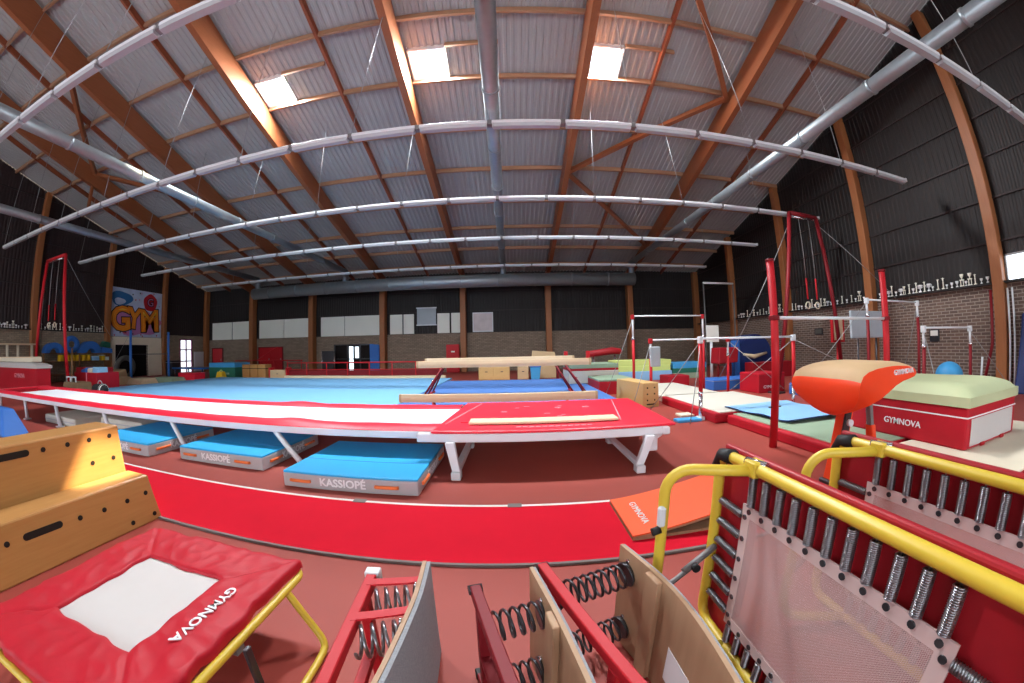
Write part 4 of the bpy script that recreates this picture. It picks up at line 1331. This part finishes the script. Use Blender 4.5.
MB().tube([(10.92, 18, 0), (10.92, 18, 5.05)], .04, 8).build('post', 'grey_metal', t)
MB().tube([(12.95, 18, 0), (12.95, 18, 5.05)], .04, 8).build('post', 'grey_metal', t)
MB().tube([(10.9, 18, 5.05), (12.97, 18, 5.05)], .06, 8).build('crossbar', 'lamp_white', t)

# ------------------------------------------------------------------ right side: blocks, mats, boards, ball
def block(label, x0, x1, y0, y1, z0, z1, m_, txt=None, name='foam_block', cat='block', topm=None, bev=.03, group=None):
    t = thing(name, label, cat, ((x0 + x1) / 2, (y0 + y1) / 2, z0), group)
    MB().box(x0, x1, y0, y1, z0, z1, bev).build('cover', m_, t)
    MB().box(x0 - .004, x1 + .004, y0 - .004, y1 + .004, z0 + (z1 - z0) * .86, z0 + (z1 - z0) * .89).build('seam', 'red_pad_dark' if 'red' in m_ else 'grey_vinyl', t)
    if topm:
        MB().box(x0 - .01, x1 + .01, y0 - .01, y1 + .01, z1 - .12, z1 + .02, .02).build('top_cover', topm, t)
    if txt:
        text(txt, 'lettering', 'lettering_white', t, .14, ((x0 + x1) / 2, y0 - .006, z0 + (z1 - z0) * .3), (1, 0, 0), (0, 0, 1), .004)
    return t
block('red foam block on the floor behind the right end of the pale mat', 7.55, 8.65, 9.3, 10.3, 0, .62, 'red_vinyl', 'GYMNOVA')
block('long blue mat behind the red foam block', 6.7, 8.6, 10.6, 11.6, 0, .36, 'blue_mat', name='gym_mat', cat='mat')
block('blue mat on the floor between tall red post and vault', 8.3, 10.2, 8.05, 8.75, 0, .34, 'blue_mat', name='gym_mat', cat='mat')
block('short red mat left of the long blue mat', 5.75, 6.65, 12.2, 13.0, 0, .42, 'red_vinyl', name='gym_mat', cat='mat')
block('long red mat standing by the wall in front of the right timber posts', 10.4, 12.9, 13.2, 13.8, 0, .70, 'red_pad_dark', name='gym_mat', cat='mat')
t = thing('foam_arch', 'dark blue arched foam hill with beige strip near the far right wall', 'foam shape', (11.4, 14.6, 0))
MB().prism([(10.45, 14.3, 0), (12.45, 14.3, 0), (12.45, 14.3, 1.0)] + [(11.45 + math.cos(a) * 1.0, 14.3, 1.0 + .98 * math.sin(a)) for a in [PI * i / 12 for i in range(1, 12)]] + [(10.45, 14.3, 1.0)], (0, 1.1, 0), .04).build('body', 'navy_mat', t)
MB().tube([(10.7, 14.28, 1.05), (11.3, 14.24, .92), (12.1, 14.28, 1.08)], [.05, .11, .05], 8).build('strip', 'beam_tan', t)
MB().box(10.2, 10.5, 14.25, 14.6, 0, 1.7, .04).build('side_pad', 'blue_mat', t)
t = thing('padded_post', 'dark red padded block on a stand below a white board, right of the uneven bars', 'block', (9.3, 13.6, 0))
MB().hexa([(8.75, 13.4, .7), (9.75, 13.4, .75), (9.75, 14.1, .75), (8.75, 14.1, .7), (8.8, 13.4, 1.4), (9.8, 13.4, 1.4), (9.8, 14.1, 1.4), (8.8, 14.1, 1.4)], .04).build('pad', 'red_pad_dark', t)
for x in (8.95, 9.6):
    MB().tube([(x, 13.75, 0), (x, 13.75, .75)], .05, 8).build('leg', 'red_paint_dark', t)
t = thing('score_board', 'white board on a short white post behind the uneven bars', 'board', (8.9, 14.5, 0))
MB().box(8.85, 9.5, 14.5, 14.56, 1.65, 2.42, .01, 1).build('panel', 'white_panel', t)
MB().tube([(9.1, 14.55, 0), (9.1, 14.55, 1.65)], .07, 8).build('post', 'lamp_white', t)
BO = .62
t = thing('score_board', 'red framed beige board on a red stand near the right rings frame', 'board', (11.8, 9.9, 0))
MB().box(11.08 + BO, 11.68 + BO, 9.9, 9.97, 1.55, 2.4, .01, 1).build('panel', 'beam_tan', t)
mm = MB()
mm.box(11.04 + BO, 11.72 + BO, 9.88, 9.98, 2.36, 2.44).box(11.04 + BO, 11.72 + BO, 9.88, 9.98, 1.5, 1.58).box(11.04 + BO, 11.11 + BO, 9.88, 9.98, 1.58, 2.36).box(11.65 + BO, 11.72 + BO, 9.88, 9.98, 1.58, 2.36)
mm.build('frame', 'red_paint', t)
MB().tube([(11.4 + BO, 9.95, 0), (11.4 + BO, 9.95, 1.5)], .06, 8).build('post', 'red_paint', t)
t = thing('score_board', 'grey blank board on poles before the right brick wall, behind the white bar', 'board', (10.3, 7.3, 0))
MB().box(9.45, 11.0, 7.3, 7.38, 1.62, 2.4, .02).build('panel', 'panel_grey', t)
for x in (9.8, 10.7):
    MB().tube([(x, 7.36, 0), (x, 7.36, 1.62)], .03, 8).build('post', 'steel_dark', t)
t = thing('ball', 'blue exercise ball on the floor by the right brick wall', 'ball', (13.0, 6.2, 0))
MB().lathe([(.42 * math.sin(PI * i / 16) if 0 < i < 16 else 0, .42 - .42 * math.cos(PI * i / 16)) for i in range(17)], 28, (13.0, 6.2, 0)).build('skin', 'sky_blue', t)
MB().tube([(13.0 - .40, 6.2 - .1, .42), (12.58, 6.09, .42)], .02, 8).build('valve', 'lamp_white', t)
t = thing('picture', 'small dark picture hanging on the right brick wall under the low white bar', 'picture', (XR - .03, 7.3, 1.4))
MB().box(XR - .04, XR, 7.16, 7.52, 1.42, 1.84).build('frame', 'steel_dark', t)
MB().box(XR - .05, XR - .04, 7.2, 7.48, 1.62, 1.8).build('print', 'white_panel', t)
t = thing('picture', 'small dark picture on the right brick wall left of the grey board', 'picture', (XR - .03, 12.9, 1.7))
MB().box(XR - .04, XR, 12.7, 13.2, 1.85, 2.15).build('frame', 'steel_dark', t)
MB().box(XR - .05, XR - .04, 12.75, 13.15, 1.9, 2.1).build('print', 'grey_rubber', t)
t = thing('gym_mat', 'blue mat leaning against the right wall at the picture edge', 'mat', (13.6, 4.0, 0))
MB().hexa([(13.25, 2.4, 0), (13.55, 2.4, 0), (13.55, 4.35, 0), (13.25, 4.35, 0), (13.75, 2.4, 2.15), (14.0, 2.4, 2.15), (14.0, 4.25, 2.15), (13.75, 4.25, 2.15)], .05).build('cover', 'navy_mat', t)
t = thing('pole', 'dark red pole leaning at the nearest right timber post', 'pole', (13.85, 5.25, 0))
MB().tube([(13.75, 5.45, 0), (13.95, 5.22, 1.3), (14.0, 5.2, 2.9)], .05, 8).build('shaft', 'red_paint_dark', t)
MB().tube([(13.72, 5.5, 0), (13.76, 5.46, .95)], .035, 8).build('tail', 'lamp_white', t)
for i, y in enumerate((4.70, 4.56)):
    tag(MB().tube([(13.85, y - .05, 0), (14.05, y, 2.9)], .03, 8).build('pole', 'lamp_white'), ['white pole leaning right beside the nearest right timber post', 'second white pole from the nearest right timber post'][i], 'pole')

# ------------------------------------------------------------------ right middle: small vault box and stacked mats
t = thing('vault_box', 'small wooden vault box with holes beside the right end of the trampoline', 'vault box', (3.3, 9, 0))
MB().hexa([(3.26, 8.42, 0), (3.76, 8.52, 0), (3.50, 10.0, 0), (3.0, 9.9, 0), (3.28, 8.43, .63), (3.74, 8.53, .63), (3.48, 9.98, .63), (3.02, 9.89, .63)], .012, 1).build('body', 'pale_wood', t)
for zz in (.18, .34, .50):
    for f in (.27, .72):
        p = Vector((3.27, 8.425, zz)).lerp(Vector((3.75, 8.525, zz)), f)
        MB().tube([p + Vector((.004, .02, 0)), p - Vector((-.001, .005, 0))], .022, 10).build('peg_hole', 'dark_hole', t)
MB().hexa([(3.38, 8.43, .06), (3.64, 8.484, .06), (3.64, 8.49, .06), (3.38, 8.45, .06), (3.38, 8.43, .09), (3.64, 8.484, .09), (3.64, 8.49, .09), (3.38, 8.45, .09)]).build('hand_slot', 'dark_hole', t)
def bigmat(label, x0, x1, y0, y1, z0, z1, layers, name='gym_mat'):
    t = thing(name, label, 'mat', ((x0 + x1) / 2, y0, z0))
    z = z0
    for frac, m_ in layers:
        zz = z + (z1 - z0) * frac
        MB().box(x0, x1, y0, y1, z, zz, .02).build('layer', m_, t)
        z = zz
    return t
bigmat('red block mat with green top and pale side behind the beams', 2.1, 4.05, 13.0, 14.6, .19, .92, ((.66, 'pale_mat'), (.12, 'red_vinyl'), (.22, 'grey_green')))
bigmat('low red mat with green-grey top and pale end beside the small vault box', 2.78, 4.05, 11.1, 12.8, 0, .5, ((.86, 'red_vinyl'), (.14, 'grey_green')))
bigmat('lower of the two stacked yellow-green mats behind the uneven bars', 4.45, 7.2, 15.0, 16.3, .42, .67, ((1., 'yellow_green'),))
bigmat('upper of the two stacked yellow-green mats behind the uneven bars', 4.55, 7.25, 15.02, 16.32, .67, .92, ((1., 'yellow_green'),))
bigmat('blue crash mat under the yellow-green stack', 4.5, 7.25, 14.95, 16.4, 0, .42, ((1., 'light_blue'),))
bigmat('grey-green mat at the bottom of the stack right of the yellow-green mats', 7.35, 9.1, 15.0, 16.2, 0, .26, ((1., 'grey_green'),))
bigmat('dark green mat in the middle of the stack right of the yellow-green mats', 7.35, 9.1, 15.0, 16.2, .26, .48, ((1., 'green_mat'),))
bigmat('bright blue mat on top of the stack right of the yellow-green mats', 7.35, 9.1, 15.0, 16.2, .48, .74, ((1., 'sky_blue'),))
t = thing('pommel_horse', 'dark red vaulting horse standing behind the green-topped mat', 'vaulting horse', (4.3, 16.8, 0))
MB().tube([(3.6, 16.8, 1.15), (3.75, 16.8, 1.22), (4.9, 16.8, 1.36), (5.3, 16.8, 1.32), (5.42, 16.8, 1.28)], [.06, .16, .18, .15, .06], 14).build('body', 'red_pad_dark', t)
for x in (3.95, 5.05):
    for s in (-1, 1):
        MB().tube([(x, 16.8 + s * .05, 1.15), (x, 16.8 + s * .3, 0)], .035, 8).build('leg', 'chrome', t)
t = thing('bench', 'tan bench top with two red uprights behind the beams on the right', 'bench', (2.9, 15.6, 0))
MB().box(1.9, 3.55, 15.5, 15.9, .85, 1.05, .02).build('seat', 'beam_tan', t)
for x in (2.45, 3.5):
    MB().box(x - .09, x + .09, 15.95, 16.1, 0, 1.4, .02).build('upright', 'red_paint', t)
for x in (2.0, 3.4):
    MB().box(x - .05, x + .05, 15.55, 15.85, 0, .85, .01, 1).build('leg', 'red_paint_dark', t)
t = thing('springboard', 'pale wooden springboard propped up behind the right end of the beams', 'springboard', (1.3, 17.5, 0))
MB().hexa([(.85, 18.0, 0), (2.4, 18.0, 0), (2.4, 18.2, 0), (.85, 18.2, 0), (1.0, 18.2, 1.45), (2.2, 18.2, 1.35), (2.2, 18.3, 1.35), (1.0, 18.3, 1.45)], .02).build('deck', 'beam_edge', t)
MB().tube([(1.2, 18.25, .9), (1.2, 18.7, 0)], .03, 8).build('prop', 'red_paint_dark', t)

# ------------------------------------------------------------------ far edge of the blue floor
t = thing('barrier', 'low red railing along the far edge of the blue floor', 'railing', (-8.3, 17.6, 0))
for k in range(8):
    x = -12.9 + k * 1.3
    MB().tube([(x, 17.6, 0), (x, 17.6, 1.0)], .03, 8).build('post', 'red_paint', t)
MB().tube([(-12.95, 17.6, 1.0), (-3.7, 17.6, 1.0)], .035, 8).build('top_rail', 'red_paint', t)
MB().tube([(-12.95, 17.6, .62), (-3.7, 17.6, .62)], .025, 8).build('mid_rail', 'red_paint', t)
MB().box(-12.9, -3.75, 17.62, 17.66, .3, .58).build('panel', 'red_paint_dark', t)
t = thing('barrier', 'red railing in the background between far wall and wooden crates', 'railing', (-18, 21.5, 0))
for k in range(6):
    MB().tube([(-20.6 + k * 1.2, 21.5, 0), (-20.6 + k * 1.2, 21.5, 1.05)], .03, 8).build('post', 'red_paint', t)
MB().tube([(-20.7, 21.5, 1.05), (-14.5, 21.5, 1.05)], .035, 8).build('top_rail', 'red_paint', t)
MB().tube([(-18.6, 21.5, 1.05), (-16.6, 21.5, 2.0)], .035, 8).build('hand_rail', 'red_paint', t)
block('long dark green mat lying behind the red railing', -12.7, -8.2, 18.0, 19.2, 0, .3, 'green_mat', name='gym_mat', cat='mat')
def cupboard(label, x0, x1, y, h, m_, doors):
    t = thing('cupboard', label, 'cupboard', ((x0 + x1) / 2, y, 0))
    MB().box(x0, x1, y, y + .5, 0, h, .01, 1).build('body', m_, t)
    wd = (x1 - x0) / doors
    for k in range(doors):
        d = MB().box(x0 + k * wd + .02, x0 + (k + 1) * wd - .02, y - .02, y, .06, h - .04, .006, 1).build('door', m_, t)
        MB().box(x0 + (k + .5) * wd - .06, x0 + (k + .5) * wd + .06, y - .035, y - .02, h * .62, h * .68).build('handle', 'steel_dark', d)
    return t
cupboard('low wooden cupboard behind the beams under the far wall', -1.78, -.2, 17.4, .66, 'pale_wood', 2)
cupboard('small wooden crate cupboard left of the blue bin', .2, .75, 17.4, .64, 'beam_edge', 1)
t = thing('bin', 'blue plastic bin behind the right end of the beams', 'bin', (1.1, 17.4, 0))
MB().hexa([(.88, 17.25, 0), (1.3, 17.25, 0), (1.3, 17.6, 0), (.88, 17.6, 0), (.84, 17.2, .62), (1.36, 17.2, .62), (1.36, 17.65, .62), (.84, 17.65, .62)], .02).build('body', 'sky_blue', t)
MB().box(.82, 1.38, 17.18, 17.67, .62, .68, .015).build('lid', 'blue_mat', t)
t = thing('locker', 'tall red metal cabinet against the far wall behind the left end of the beams', 'cabinet', (-4.1, 24.2, 0))
MB().box(-4.65, -3.75, 23.7, 24.06, 0, 1.95, .01, 1).build('body', 'red_paint', t)
MB().box(-4.6, -3.8, 23.67, 23.7, .06, 1.9, .006, 1).build('door', 'red_paint', t)
MB().box(-4.3, -4.05, 23.655, 23.67, 1.4, 1.5).build('label_plate', 'white_panel', t)
t = thing('notice_stand', 'glass fronted notice stand by the glass double door', 'stand', (-13.9, 23.8, 0))
MB().box(-14.3, -13.3, 23.8, 23.88, .1, 1.66, .01, 1).build('panel', 'steel_dark', t)
for x in (-14.32, -13.28):
    MB().tube([(x, 23.84, 0), (x, 23.84, 1.7)], .03, 8).build('post', 'chrome', t)
for i, x in enumerate((-16.2, -15.55, -14.95)):
    tw = thing('crate', ['wooden crate left in the row of three behind the blue floor', 'wooden crate in the middle of the row of three', 'wooden crate right in the row of three'][i], 'crate', (x + .25, 17.5, 0), 'wooden crates')
    MB().box(x, x + .55, 17.4, 18.0, 0, .92, .012, 1).build('body', 'vault_wood', tw)
    MB().box(x - .005, x + .555, 17.395, 18.005, .66, .70).build('seam', 'dark_hole', tw)
t = cupboard('small pale cart with red sides in front of the red double door', -14.05, -12.95, 17.4, .6, 'beam_edge', 1)
for x in (-14.12, -12.88):
    MB().box(x - .05, x + .05, 17.4, 17.9, 0, .75, .02).build('side_panel', 'red_paint', t)
bigmat('blue mat lying on the green foam cube', -19.2, -16.9, 17.5, 18.9, .74, 1.02, ((1., 'sky_blue'),))
t = bigmat('green foam cube behind the far left corner of the blue floor', -19.2, -16.9, 17.5, 18.9, 0, .74, ((1., 'green_mat'),), 'foam_block')
MB().box(-18.0, -17.4, 17.49, 17.5, .3, .42).build('lettering_patch', 'grey_green', t)

# ------------------------------------------------------------------ left side
t = thing('landing_block', 'long red block mat with white top at the left edge beyond the track', 'mat', (-19.5, 7.6, 0))
MB().box(-24.2, -18.2, 6.85, 7.45, 0, 1.12, .03).build('side_cover', 'red_vinyl', t)
cushion(-24.25, -18.15, 6.8, 7.5, 1.1, 1.34, 'top_cushion', 'bed_white', t, .02)
text('GYMNOVA', 'lettering', 'lettering_pink', t, .26, (-20.2, 6.84, .78), (1, 0, 0), (0, 0, 1), .004)
t = thing('gym_mat', 'thin red and cream mat lying on top of the long red block at the left', 'mat', (-21, 7.4, 1.34))
MB().box(-24.0, -19.0, 6.95, 7.4, 1.345, 1.53, .03).build('core', 'cream', t)
MB().box(-23.98, -19.02, 6.94, 7.41, 1.50, 1.56, .02).build('top', 'beam_tan', t)
t = thing('shelf', 'wooden shelf along the left wall carrying blue foam shapes', 'shelf', (-26.6, 12.4, 0))
for z in (.5, 1.25, 1.72):
    MB().box(-27.0, -26.2, 10.3, 14.9, z - .04, z, .006, 1).build('board', 'shelf_wood', t)
for y in (10.32, 12.6, 14.86):
    for x in (-26.95, -26.25):
        MB().box(x - .04, x + .04, y - .04, y + .04, 0, 1.72, .004, 1).build('upright', 'shelf_wood', t)
def on_shelf(label, m_, pts, z, y, dx=.6, name='foam_shape', cat='foam shape', group='blue foam shapes on the shelf'):
    tag(MB().prism([(-26.3, y + u, z + v) for u, v in pts], (-dx, 0, 0), .03).build(name, m_), label, cat, group)
arch = lambda r, ri: [(r * math.cos(PI * i / 10), r * math.sin(PI * i / 10)) for i in range(11)] + [(-ri * math.cos(PI * i / 8), ri * math.sin(PI * i / 8)) for i in range(9)]
on_shelf('blue foam arch on the shelf, leftmost by the rings frame leg', 'blue_mat', arch(.62, .3), 1.73, 11.05)
ring_ = [(.5 * math.cos(2 * PI * i / 20) , .5 + .5 * math.sin(2 * PI * i / 20)) for i in range(20)]
t = thing('foam_ring', 'blue foam ring standing on the shelf left of the rings frame right leg', 'foam shape', (-26.6, 12.2, 1.73))
MB().tube([(-26.6, 12.25 + .36 * math.cos(2 * PI * i / 24), 2.26 + .36 * math.sin(2 * PI * i / 24)) for i in range(24)], .17, 8, closed=True).build('ring', 'blue_mat', t)
on_shelf('blue foam arch on the shelf right of the rings frame', 'blue_mat', arch(.75, .28), 1.73, 13.45)
on_shelf('blue foam wedge on the shelf at its right end', 'blue_mat', [(0, 0), (.75, 0), (.75, .28), (0, .38)], 1.73, 14.24)
on_shelf('green foam wedge on top of the blue wedge', 'green_mat', [(0, .02), (.65, -.06), (.6, .28), (.2, .36)], 2.13, 14.22, .5)
for k in range(6):
    tag(MB().prism([(-26.3, 11.35 + k * .36, 1.26), (-26.3, 11.6 + k * .36, 1.26), (-26.3, 11.58 + k * .36, 1.62), (-26.3, 11.37 + k * .36, 1.62)], (-.4, 0, 0), .02).build('box', 'yellow_plastic'), 'yellow upright block in the row on the middle shelf', 'box', 'yellow blocks on the shelf')
for i, (y, m_, w_, h_) in enumerate(((13.75, 'light_blue', .5, .26), (14.3, 'yellow_plastic', .25, .3), (14.62, 'white_panel', .2, .2))):
    t = thing('box', ['pale blue storage box on the middle shelf', 'yellow storage box on the middle shelf right of the pale blue one', 'small white storage box at the right end of the middle shelf'][i], 'box', (-26.5, y, 1.26))
    MB().box(-26.7, -26.3, y - w_ / 2, y + w_ / 2, 1.26, 1.26 + h_, .02).build('body', m_, t)
    MB().box(-26.72, -26.28, y - w_ / 2 - .01, y + w_ / 2 + .01, 1.26 + h_, 1.29 + h_, .008, 1).build('lid', 'lamp_white', t)
t = thing('table_frame', 'pale wooden trolley frame with boxes at the far left wall', 'trolley', (-26.5, 9.0, 0))
MB().box(-26.9, -26.1, 7.4, 9.8, 2.18, 2.26, .01, 1).build('top', 'beam_tan', t)
for y in (8.3, 8.9, 9.7):
    MB().box(-26.5, -26.38, y - .06, y + .06, 0, 2.18, .01, 1).build('upright', 'cream', t)
MB().box(-26.9, -26.1, 7.4, 9.8, 1.0, 1.06, .01, 1).build('shelf_board', 'shelf_wood', t)
tag(MB().box(-26.6, -26.2, 9.15, 9.5, 1.07, 1.45, .03).build('box', 'yellow_plastic'), 'yellow box inside the pale trolley at the left wall', 'box')
tag(MB().box(-26.6, -26.2, 8.42, 8.75, 1.07, 1.4, .03).build('box', 'green_mat'), 'green box inside the pale trolley at the left wall', 'box')
block('red padded block behind the wicker basket at the left', -21.9, -19.6, 10.3, 11.2, 0, 1.0, 'red_vinyl')
t = thing('toy_box', 'open red foam box filled with cushions at the left end of the blue floor', 'box', (-18, 9.4, 0))
mm = MB()
mm.box(-19.3, -17.2, 9.0, 9.1, 0, .86).box(-19.3, -17.2, 10.0, 10.1, 0, .86).box(-19.3, -19.2, 9.1, 10.0, 0, .86).box(-17.3, -17.2, 9.1, 10.0, 0, .86).box(-19.2, -17.3, 9.1, 10.0, 0, .06)
mm.build('body', 'red_vinyl', t)
text('GYMNOVA', 'lettering', 'lettering_white', t, .12, (-17.75, 8.995, .2), (1, 0, 0), (0, 0, 1), .004)
MB().box(-18.14, -18.08, 8.985, 9.0, .02, .84).build('seam', 'lettering_pink', t)
for i, (x, y, m_) in enumerate(((-18.9, 9.5, 'blue_mat'), (-18.35, 9.55, 'cream'), (-17.75, 9.5, 'light_blue'))):
    tag(MB().hexa([(x - .3, y - .3, .07), (x + .25, y - .3, .07), (x + .25, y + .3, .07), (x - .3, y + .3, .07), (x - .28, y - .25, .95 + .08 * i), (x + .2, y - .25, 1.05), (x + .2, y + .25, 1.1), (x - .28, y + .25, .98)], .05).build('cushion', m_),
        ['dark blue cushion poking out of the red foam box', 'cream cushion poking out of the red foam box', 'light blue cushion poking out of the red foam box'][i], 'cushion', 'cushions in the red box')
t = thing('basket', 'brown wicker basket with white handles at the left end of the track', 'basket', (-17.6, 7.6, 0))
MB().hexa([(-16.9, 7.3, 0), (-15.5, 7.3, 0), (-15.5, 8.0, 0), (-16.9, 8.0, 0), (-16.8, 7.35, .62), (-15.6, 7.35, .62), (-15.6, 7.95, .62), (-16.8, 7.95, .62)], .05).build('body', 'brown_cloth', t)
for x in (-16.5, -16.05):
    MB().tube([(x - .17, 7.45, .6), (x - .17, 7.45, .80), (x + .17, 7.45, .80), (x + .17, 7.45, .6)], .03, 6).build('handle', 'lamp_white', t)
t = thing('bag', 'black sports bag on the floor beside the wicker basket', 'bag', (-14.9, 7.4, 0))
MB().tube([(-15.3, 7.9, .32), (-15.15, 7.9, .36), (-14.6, 7.9, .36), (-14.45, 7.9, .32)], [.1, .2, .22, .1], 12).build('body', 'black_cloth', t)
MB().tube(arc((-14.85, 7.9, .5), .18, 0, PI, (1, 0, 0), (0, 0, 1), 8), .018, 6).build('handle', 'grey_vinyl', t)
MB().tube([(-14.62, 7.9, .36), (-14.55, 7.9, .36)], [.225, .19], 12).build('end_patch', 'white_panel', t)
t = thing('broom', 'wooden stick leaning between rings frame and red box', 'stick', (-18.9, 9.0, 0))
MB().tube([(-19.0, 8.7, 0), (-19.5, 9.0, 1.9)], .035, 8).build('shaft', 'shelf_wood', t)
t = thing('tyre', 'grey rubber tyre leaning by the cement surround', 'tyre', (-24.5, 15.0, 0))
MB().tube([(-24.6 + .1 * math.sin(2 * PI * i / 24), 14.9 + .62 * math.cos(2 * PI * i / 24), .78 + .62 * math.sin(2 * PI * i / 24)) for i in range(24)], .17, 10, closed=True).build('tread', 'grey_rubber', t)
for (x, y, sx, sy, h_, m_, lb) in ((-21.9, 12.5, 1.2, .7, .4, 'beam_edge', 'flat tan foam block on the floor before the left blue post'), (-19.9, 13.1, .75, .6, .34, 'beam_tan', 'pale tan foam block between the blue post and the blue floor'),
                                  (-23.6, 13.6, .6, .6, .75, 'beam_edge', 'taller tan foam block beside the grey tyre'), (-19.6, 14.7, 1.0, .6, .3, 'grey_green', 'low grey-green foam block near the small red block')):
    t = thing('foam_block', lb, 'block', (x, y, 0))
    MB().hexa([(x - sx, y - sy, 0), (x + sx, y - sy, 0), (x + sx, y + sy, 0), (x - sx, y + sy, 0), (x - sx * .8, y - sy * .8, h_), (x + sx * .9, y - sy * .8, h_ * .85), (x + sx * .8, y + sy * .8, h_), (x - sx * .8, y + sy * .7, h_)], .06).build('cover', m_, t)
block('small red foam block behind the left edge of the blue floor', -19.4, -17.9, 15.2, 16.0, 0, .52, 'red_bright')
block('dark speaker box standing right of the cement surround', -24.9, -24.1, 18.4, 19.1, 0, 1.15, 'steel_dark', name='speaker', cat='box')
t = thing('trampette', 'blue round-edged table trampoline at the left back corner', 'trampoline', (-20, 18.2, 0))
MB().box(-22.6, -19.4, 17.2, 18.6, .62, .72, .03).build('frame_pad', 'blue_mat', t)
MB().box(-22.3, -19.7, 17.4, 18.4, .71, .73).build('bed', 'steel_dark', t)
for x in (-22.4, -21.0, -19.6):
    for y in (17.3, 18.5):
        MB().tube([(x, y, 0), (x, y, .62)], .03, 8).build('leg', 'chrome', t)
t = thing('stool', 'yellow plastic stool beside the left far corner of the blue floor', 'stool', (-18.7, 15.0, 0))
MB().hexa([(-18.1, 16.95, 0), (-17.4, 16.95, 0), (-17.4, 17.35, 0), (-18.1, 17.35, 0), (-17.95, 17.0, .5), (-17.55, 17.0, .5), (-17.55, 17.3, .5), (-17.95, 17.3, .5)], .03).build('body', 'yellow_plastic', t)
MB().tube([(-17.9, 17.15, .5), (-17.75, 17.15, .6), (-17.6, 17.15, .5)], .03, 6).build('handle', 'yellow_green', t)
